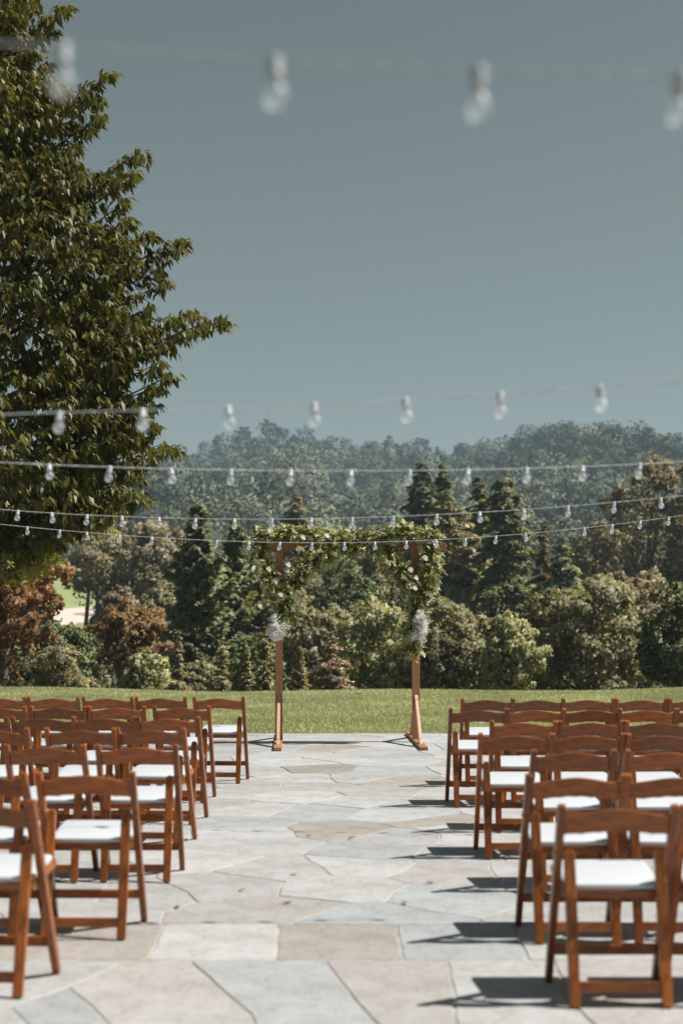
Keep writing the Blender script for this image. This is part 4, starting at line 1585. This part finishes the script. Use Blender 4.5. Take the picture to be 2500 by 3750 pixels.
def big_tree():
    r = np.random.default_rng(77)
    D0 = 19.6
    bx = at_d(-420, 2250, D0).x
    root = empty('broadleaf_tree', (bx, D0, -0.03))
    tag(root, 'large dark green tree with drooping glossy leaves at the left', 'tree')
    org_ = np.array([bx, D0, -0.03])
    # right-hand outline of the crown: tips of the outer boughs (px, py)
    tips = [(60, -60), (240, 25), (180, 60), (115, 185), (150, 120), (175, 230), (395, 275), (365, 360), (320, 330), (370, 430), (270, 540), (330, 470), (515, 560), (500, 640), (440, 650), (380, 640),
            (300, 640), (465, 735), (480, 800), (560, 860), (670, 880), (655, 910), (590, 990), (610, 1030), (500, 960), (545, 1130), (700, 1150), (815, 1172), (760, 1180), (700, 1210), (640, 1170),
            (600, 1260), (580, 1330), (625, 1375), (560, 1420), (560, 1480), (570, 1560), (640, 1640), (600, 1625), (520, 1600), (560, 1660), (480, 1700), (510, 1740), (480, 1800), (520, 1815), (470, 1850), (420, 1870), (350, 1880), (250, 1880), (150, 1880), (50, 1870), (20, 1900)]
    # polygon for the solid part of the crown
    edge_y = np.array([-300, 0, 100, 200, 300, 400, 500, 600, 700, 800, 900, 1000, 1100, 1200, 1300, 1400, 1500, 1600, 1700, 1780, 1830, 1870.])
    edge_x = np.array([60, 130, 120, 110, 230, 270, 210, 300, 350, 400, 520, 500, 510, 560, 570, 530, 520, 530, 480, 450, 330, 60.]) - 45 + 55 * np.sin(edge_y * 0.021 + 1)
    bc, bdir = [], []
    V, Fc = [], []
    trunk_top = Vector((0, 0, 9.0))
    tube_geo([(0, 0, -0.2), (0.05, 0, 1.5), (-0.05, 0.05, 4), (0.1, 0, 7), (0.15, 0, 9.6)], [0.32, 0.25, 0.2, 0.12, 0.04], 10, True, V, Fc)
    link('trunk', idx_mesh('trunk', V, Fc, M['bark'], True), root)
    for (px, py) in tips:
        d = D0 + r.uniform(-1.3, 0.9)
        e = np.array(at_d(px, py, d)) - org_
        s = np.array([0.05, 0, max(1.2, min(9.0, e[2] * 0.8 - 0.9))])
        mid = s + (e - s) * 0.55 + np.array([0, r.uniform(-0.3, 0.3), 0.15])
        ts = np.linspace(0, 1, 9)[:, None]
        pts = (1 - ts) ** 2 * s + 2 * ts * (1 - ts) * mid + ts ** 2 * e
        V, Fc = tube_geo([tuple(p) for p in pts], list(np.linspace(0.045, 0.006, 9)), 6, False)
        link('branch', idx_mesh('branch', V, Fc, M['bark'], True), root)
        for t in np.concatenate([np.linspace(0.45, 0.97, 20), [0.985, 1.0, 1.0]]):
            p = (1 - t) ** 2 * s + 2 * t * (1 - t) * mid + t ** 2 * e
            bc.append(p + r.normal(size=3) * (0.03 + 0.13 * (1 - t)))
            bdir.append(unit(e - mid))
    # clusters through the whole crown
    m = 3900
    py = r.uniform(-300, 1845, m * 3)
    ex = np.interp(py, edge_y, edge_x) + 18 * np.sin(py * 0.06)
    px = np.where(r.uniform(size=m * 3) < 0.6, ex - np.abs(r.exponential(240, m * 3)), r.uniform(-520, ex - 30))
    ok = px > -900
    px, py, ex = px[ok][:m], py[ok][:m], ex[ok][:m]
    ins = np.clip((ex - px) / 500, 0, 1)
    for i in range(m):
        half = 0.5 + 2.1 * math.sqrt(ins[i])
        d = D0 + r.uniform(-half, half * 0.8)
        bc.append(np.array(at_d(px[i], py[i], d)) - org_)
        bdir.append(unit(np.array([r.uniform(0.0, 1), r.uniform(-0.9, 0.4), r.uniform(-0.3, 0.4)])))
    bc = np.array(bc)
    bdir = np.array(bdir)
    nc = len(bc)
    k = 12
    C = np.repeat(bc, k, 0)
    Dd = np.repeat(bdir, k, 0)
    n = len(C)
    az = r.uniform(0, 2 * PI, n)
    rad = np.stack([np.cos(az), np.sin(az), np.zeros(n)], 1)
    T = rad * 0.75 + Dd * 0.35 + np.array([0, 0, -1]) * r.uniform(0.25, 1.5, (n, 1))
    L = r.uniform(0.105, 0.185, n)
    C = C + rad * 0.025 + r.normal(size=(n, 3)) * 0.03
    Nn = rad * 0.6 + np.array([0, 0, 0.8]) + r.normal(size=(n, 3)) * 0.25
    Q2 = folded(C, T, Nn, L, L * r.uniform(0.34, 0.44, n), 0.35, 0.16)
    # both halves of each leaf share their island
    Q4 = np.concatenate([Q2[:n], Q2[n:]], 1)          # (n, 8, 3)
    me = bpy.data.meshes.new('crown')
    idx = np.array([[0, 1, 2, 3], [0, 3, 2, 7]])       # shared base, tip and midrib
    base = np.arange(n)[:, None, None] * 8
    faces = (base + idx[None]).reshape(-1)
    me.vertices.add(n * 8)
    me.vertices.foreach_set('co', Q4.astype(np.float32).reshape(-1))
    me.loops.add(n * 8)
    me.loops.foreach_set('vertex_index', faces.astype(np.int32))
    me.polygons.add(n * 2)
    me.polygons.foreach_set('loop_start', np.arange(0, n * 8, 4, dtype=np.int32))
    me.materials.append(M['cherry'])
    me.update(calc_edges=True)
    o = link('crown', me, root)
    tag(o, kind='stuff')
    # the leaves at the bough tips, each a part
    LM = leaf_mesh('leaf', M['cherry'], 0.13, 0.05, 0.16, 0.35)
    rr = random.Random(8)
    cnt = 0
    for (px, py) in tips:
        if px < 0 or py < 0:
            continue
        for q in range(6):
            if cnt >= 290:
                break
            p = np.array(at_d(px + rr.uniform(-22, 10), py + rr.uniform(-14, 14), D0 - 1.35 - 0.05 * q)) - org_
            o = link('leaf', LM, root, tuple(p))
            o.rotation_euler = (R(rr.uniform(-85, -35)), R(rr.uniform(-20, 20)), R(rr.uniform(-110, 110)))
            o.scale = [rr.uniform(0.75, 1.1)] * 3
            cnt += 1


big_tree()


def narrow_leaf_tree():
    r = np.random.default_rng(55)
    D0 = 23.4
    bx = at_d(-190, 2250, D0).x
    root = empty('laurel_tree', (bx, D0, -0.03))
    tag(root, 'small yellow green narrow leaved tree under the big tree at the left edge', 'tree')
    org_ = np.array([bx, D0, -0.03])
    V, Fc = [], []
    tube_geo([(0, 0, -0.2), (0.04, 0, 0.8), (-0.03, 0, 1.8), (0.1, 0, 2.9)], [0.12, 0.09, 0.07, 0.02], 8, True, V, Fc)
    link('trunk', idx_mesh('trunk', V, Fc, M['bark'], True), root)
    C, Dd = [], []
    spots = []
    for i in range(330):
        py = r.uniform(1880, 2130)
        edge = np.interp(py, [1880, 1940, 1990, 2020, 2060, 2090, 2130], [250, 330, 170, 215, 200, 130, 40])
        px = edge - r.exponential(110)
        spots.append((px, py))
    for i in range(90):
        spots.append((r.uniform(200, 400), r.uniform(1860, 1945) + 0.0))
    for i, (px, py) in enumerate(spots):
        d = D0 + r.uniform(-0.6, 0.5)
        C.append(np.array(at_d(px, py, d)) - org_)
        Dd.append(unit(np.array([r.uniform(0.2, 1), r.uniform(-0.5, 0.3), r.uniform(-0.4, 0.7)])))
        if i % 12 == 0:
            e = Vector(C[-1])
            s = Vector((0, 0, max(0.8, e.z - 0.7)))
            V, Fc = tube_geo([s, s.lerp(e, 0.5) + Vector((0, 0, 0.12)), e], [0.03, 0.018, 0.006], 5, False)
            link('branch', idx_mesh('branch', V, Fc, M['bark'], True), root)
    C, Dd = np.array(C), np.array(Dd)
    k = 16
    C = np.repeat(C, k, 0)
    Dd = np.repeat(Dd, k, 0)
    n = len(C)
    s = np.tile(np.linspace(0, 1, k), n // k)[:, None]
    side = unit(np.cross(Dd, r.normal(size=(n, 3))))
    T_ = Dd * 0.8 + side * 0.8 + r.normal(size=(n, 3)) * 0.15
    P = C + Dd * s * 0.20
    L = r.uniform(0.07, 0.12, n)
    Nn = r.normal(size=(n, 3)) * 0.4 + np.array([0.1, -0.3, 0.8])
    q = diamonds(P + unit(T_) * L[:, None] * 0.5, T_, Nn, L * 1.15, L * 0.30)
    o = link('crown', np_mesh('crown', q, 4, M['laurel']), root)
    tag(o, kind='stuff')


narrow_leaf_tree()

# ---------------------------------------------------------------- fallen leaves
DL = leaf_mesh('dry_leaf', M['dryleaf'], 0.085, 0.045, -0.12, 0.4)
rf = random.Random(2)
spots = [
    (1612, 2607, 'on the lawn right of the arch'), (912, 2603, 'on the lawn left of the arch'), (1138, 2620, 'on the lawn inside the arch'),
    (1300, 2547, 'near the far edge of the lawn inside the arch'), (1930, 2521, 'at the far edge of the lawn on the right'), (205, 2540, 'at the far edge of the lawn on the left'),
    (1186, 2727, 'on the paving between the arch posts'), (1085, 3205, 'on the paving in the middle of the aisle'), (1120, 3062, 'on the left of the tan flagstone'),
    (1272, 3074, 'on the right of the tan flagstone'), (1585, 3236, 'on the paving beside the right chairs'), (870, 3266, 'on the paving beside the left chairs'),
    (655, 3318, 'on the paving near the left chair feet'), (1067, 3307, 'on the paving beyond the straight course of stones'), (1475, 3308, 'on the paving before the right chair shadows'),
]
for x, y, where in spots:
    p = at_z(x, y, 0.0)
    z = 0.004 if p.y < TERR_Y else float(terrain(p.x, p.y)) + 0.045
    o = link('dry_leaf', DL, None, (p.x, p.y, z))
    o.rotation_euler = (R(rf.uniform(-12, 12)), R(rf.uniform(-15, 15)), rf.uniform(0, 6.28))
    s = rf.uniform(0.45, 0.7) if p.y < TERR_Y else rf.uniform(1.0, 1.5)
    o.scale = (s, s, s)
    tag(o, 'small brown dry leaf lying ' + where, 'leaf', 'fallen leaves')

# ---------------------------------------------------------------- haze in the air
def build_haze():
    bm = bmesh.new()
    lo, hi = Vector((-1650, -1650, -14)), Vector((1650, 1650, 190))
    bmesh.ops.create_cube(bm, size=1.0)
    for v in bm.verts:
        v.co = Vector([(lo[i] + hi[i]) / 2 + v.co[i] * (hi[i] - lo[i]) for i in range(3)])
    m = bpy.data.materials.new('haze')
    m.use_nodes = True
    nt = m.node_tree
    nt.nodes.remove(nt.nodes['Principled BSDF'])
    pv = nt.nodes.new('ShaderNodeVolumePrincipled')
    pv.inputs['Color'].default_value = (0.64, 0.88, 1.0, 1)
    pv.inputs['Density'].default_value = 0.00031
    pv.inputs['Anisotropy'].default_value = 0.1
    nt.links.new(pv.outputs[0], nt.nodes['Material Output'].inputs['Volume'])
    o = link('haze', bm_mesh('haze', bm, m))
    tag(o, 'thin blue haze in the air over the valley', kind='stuff')


build_haze()
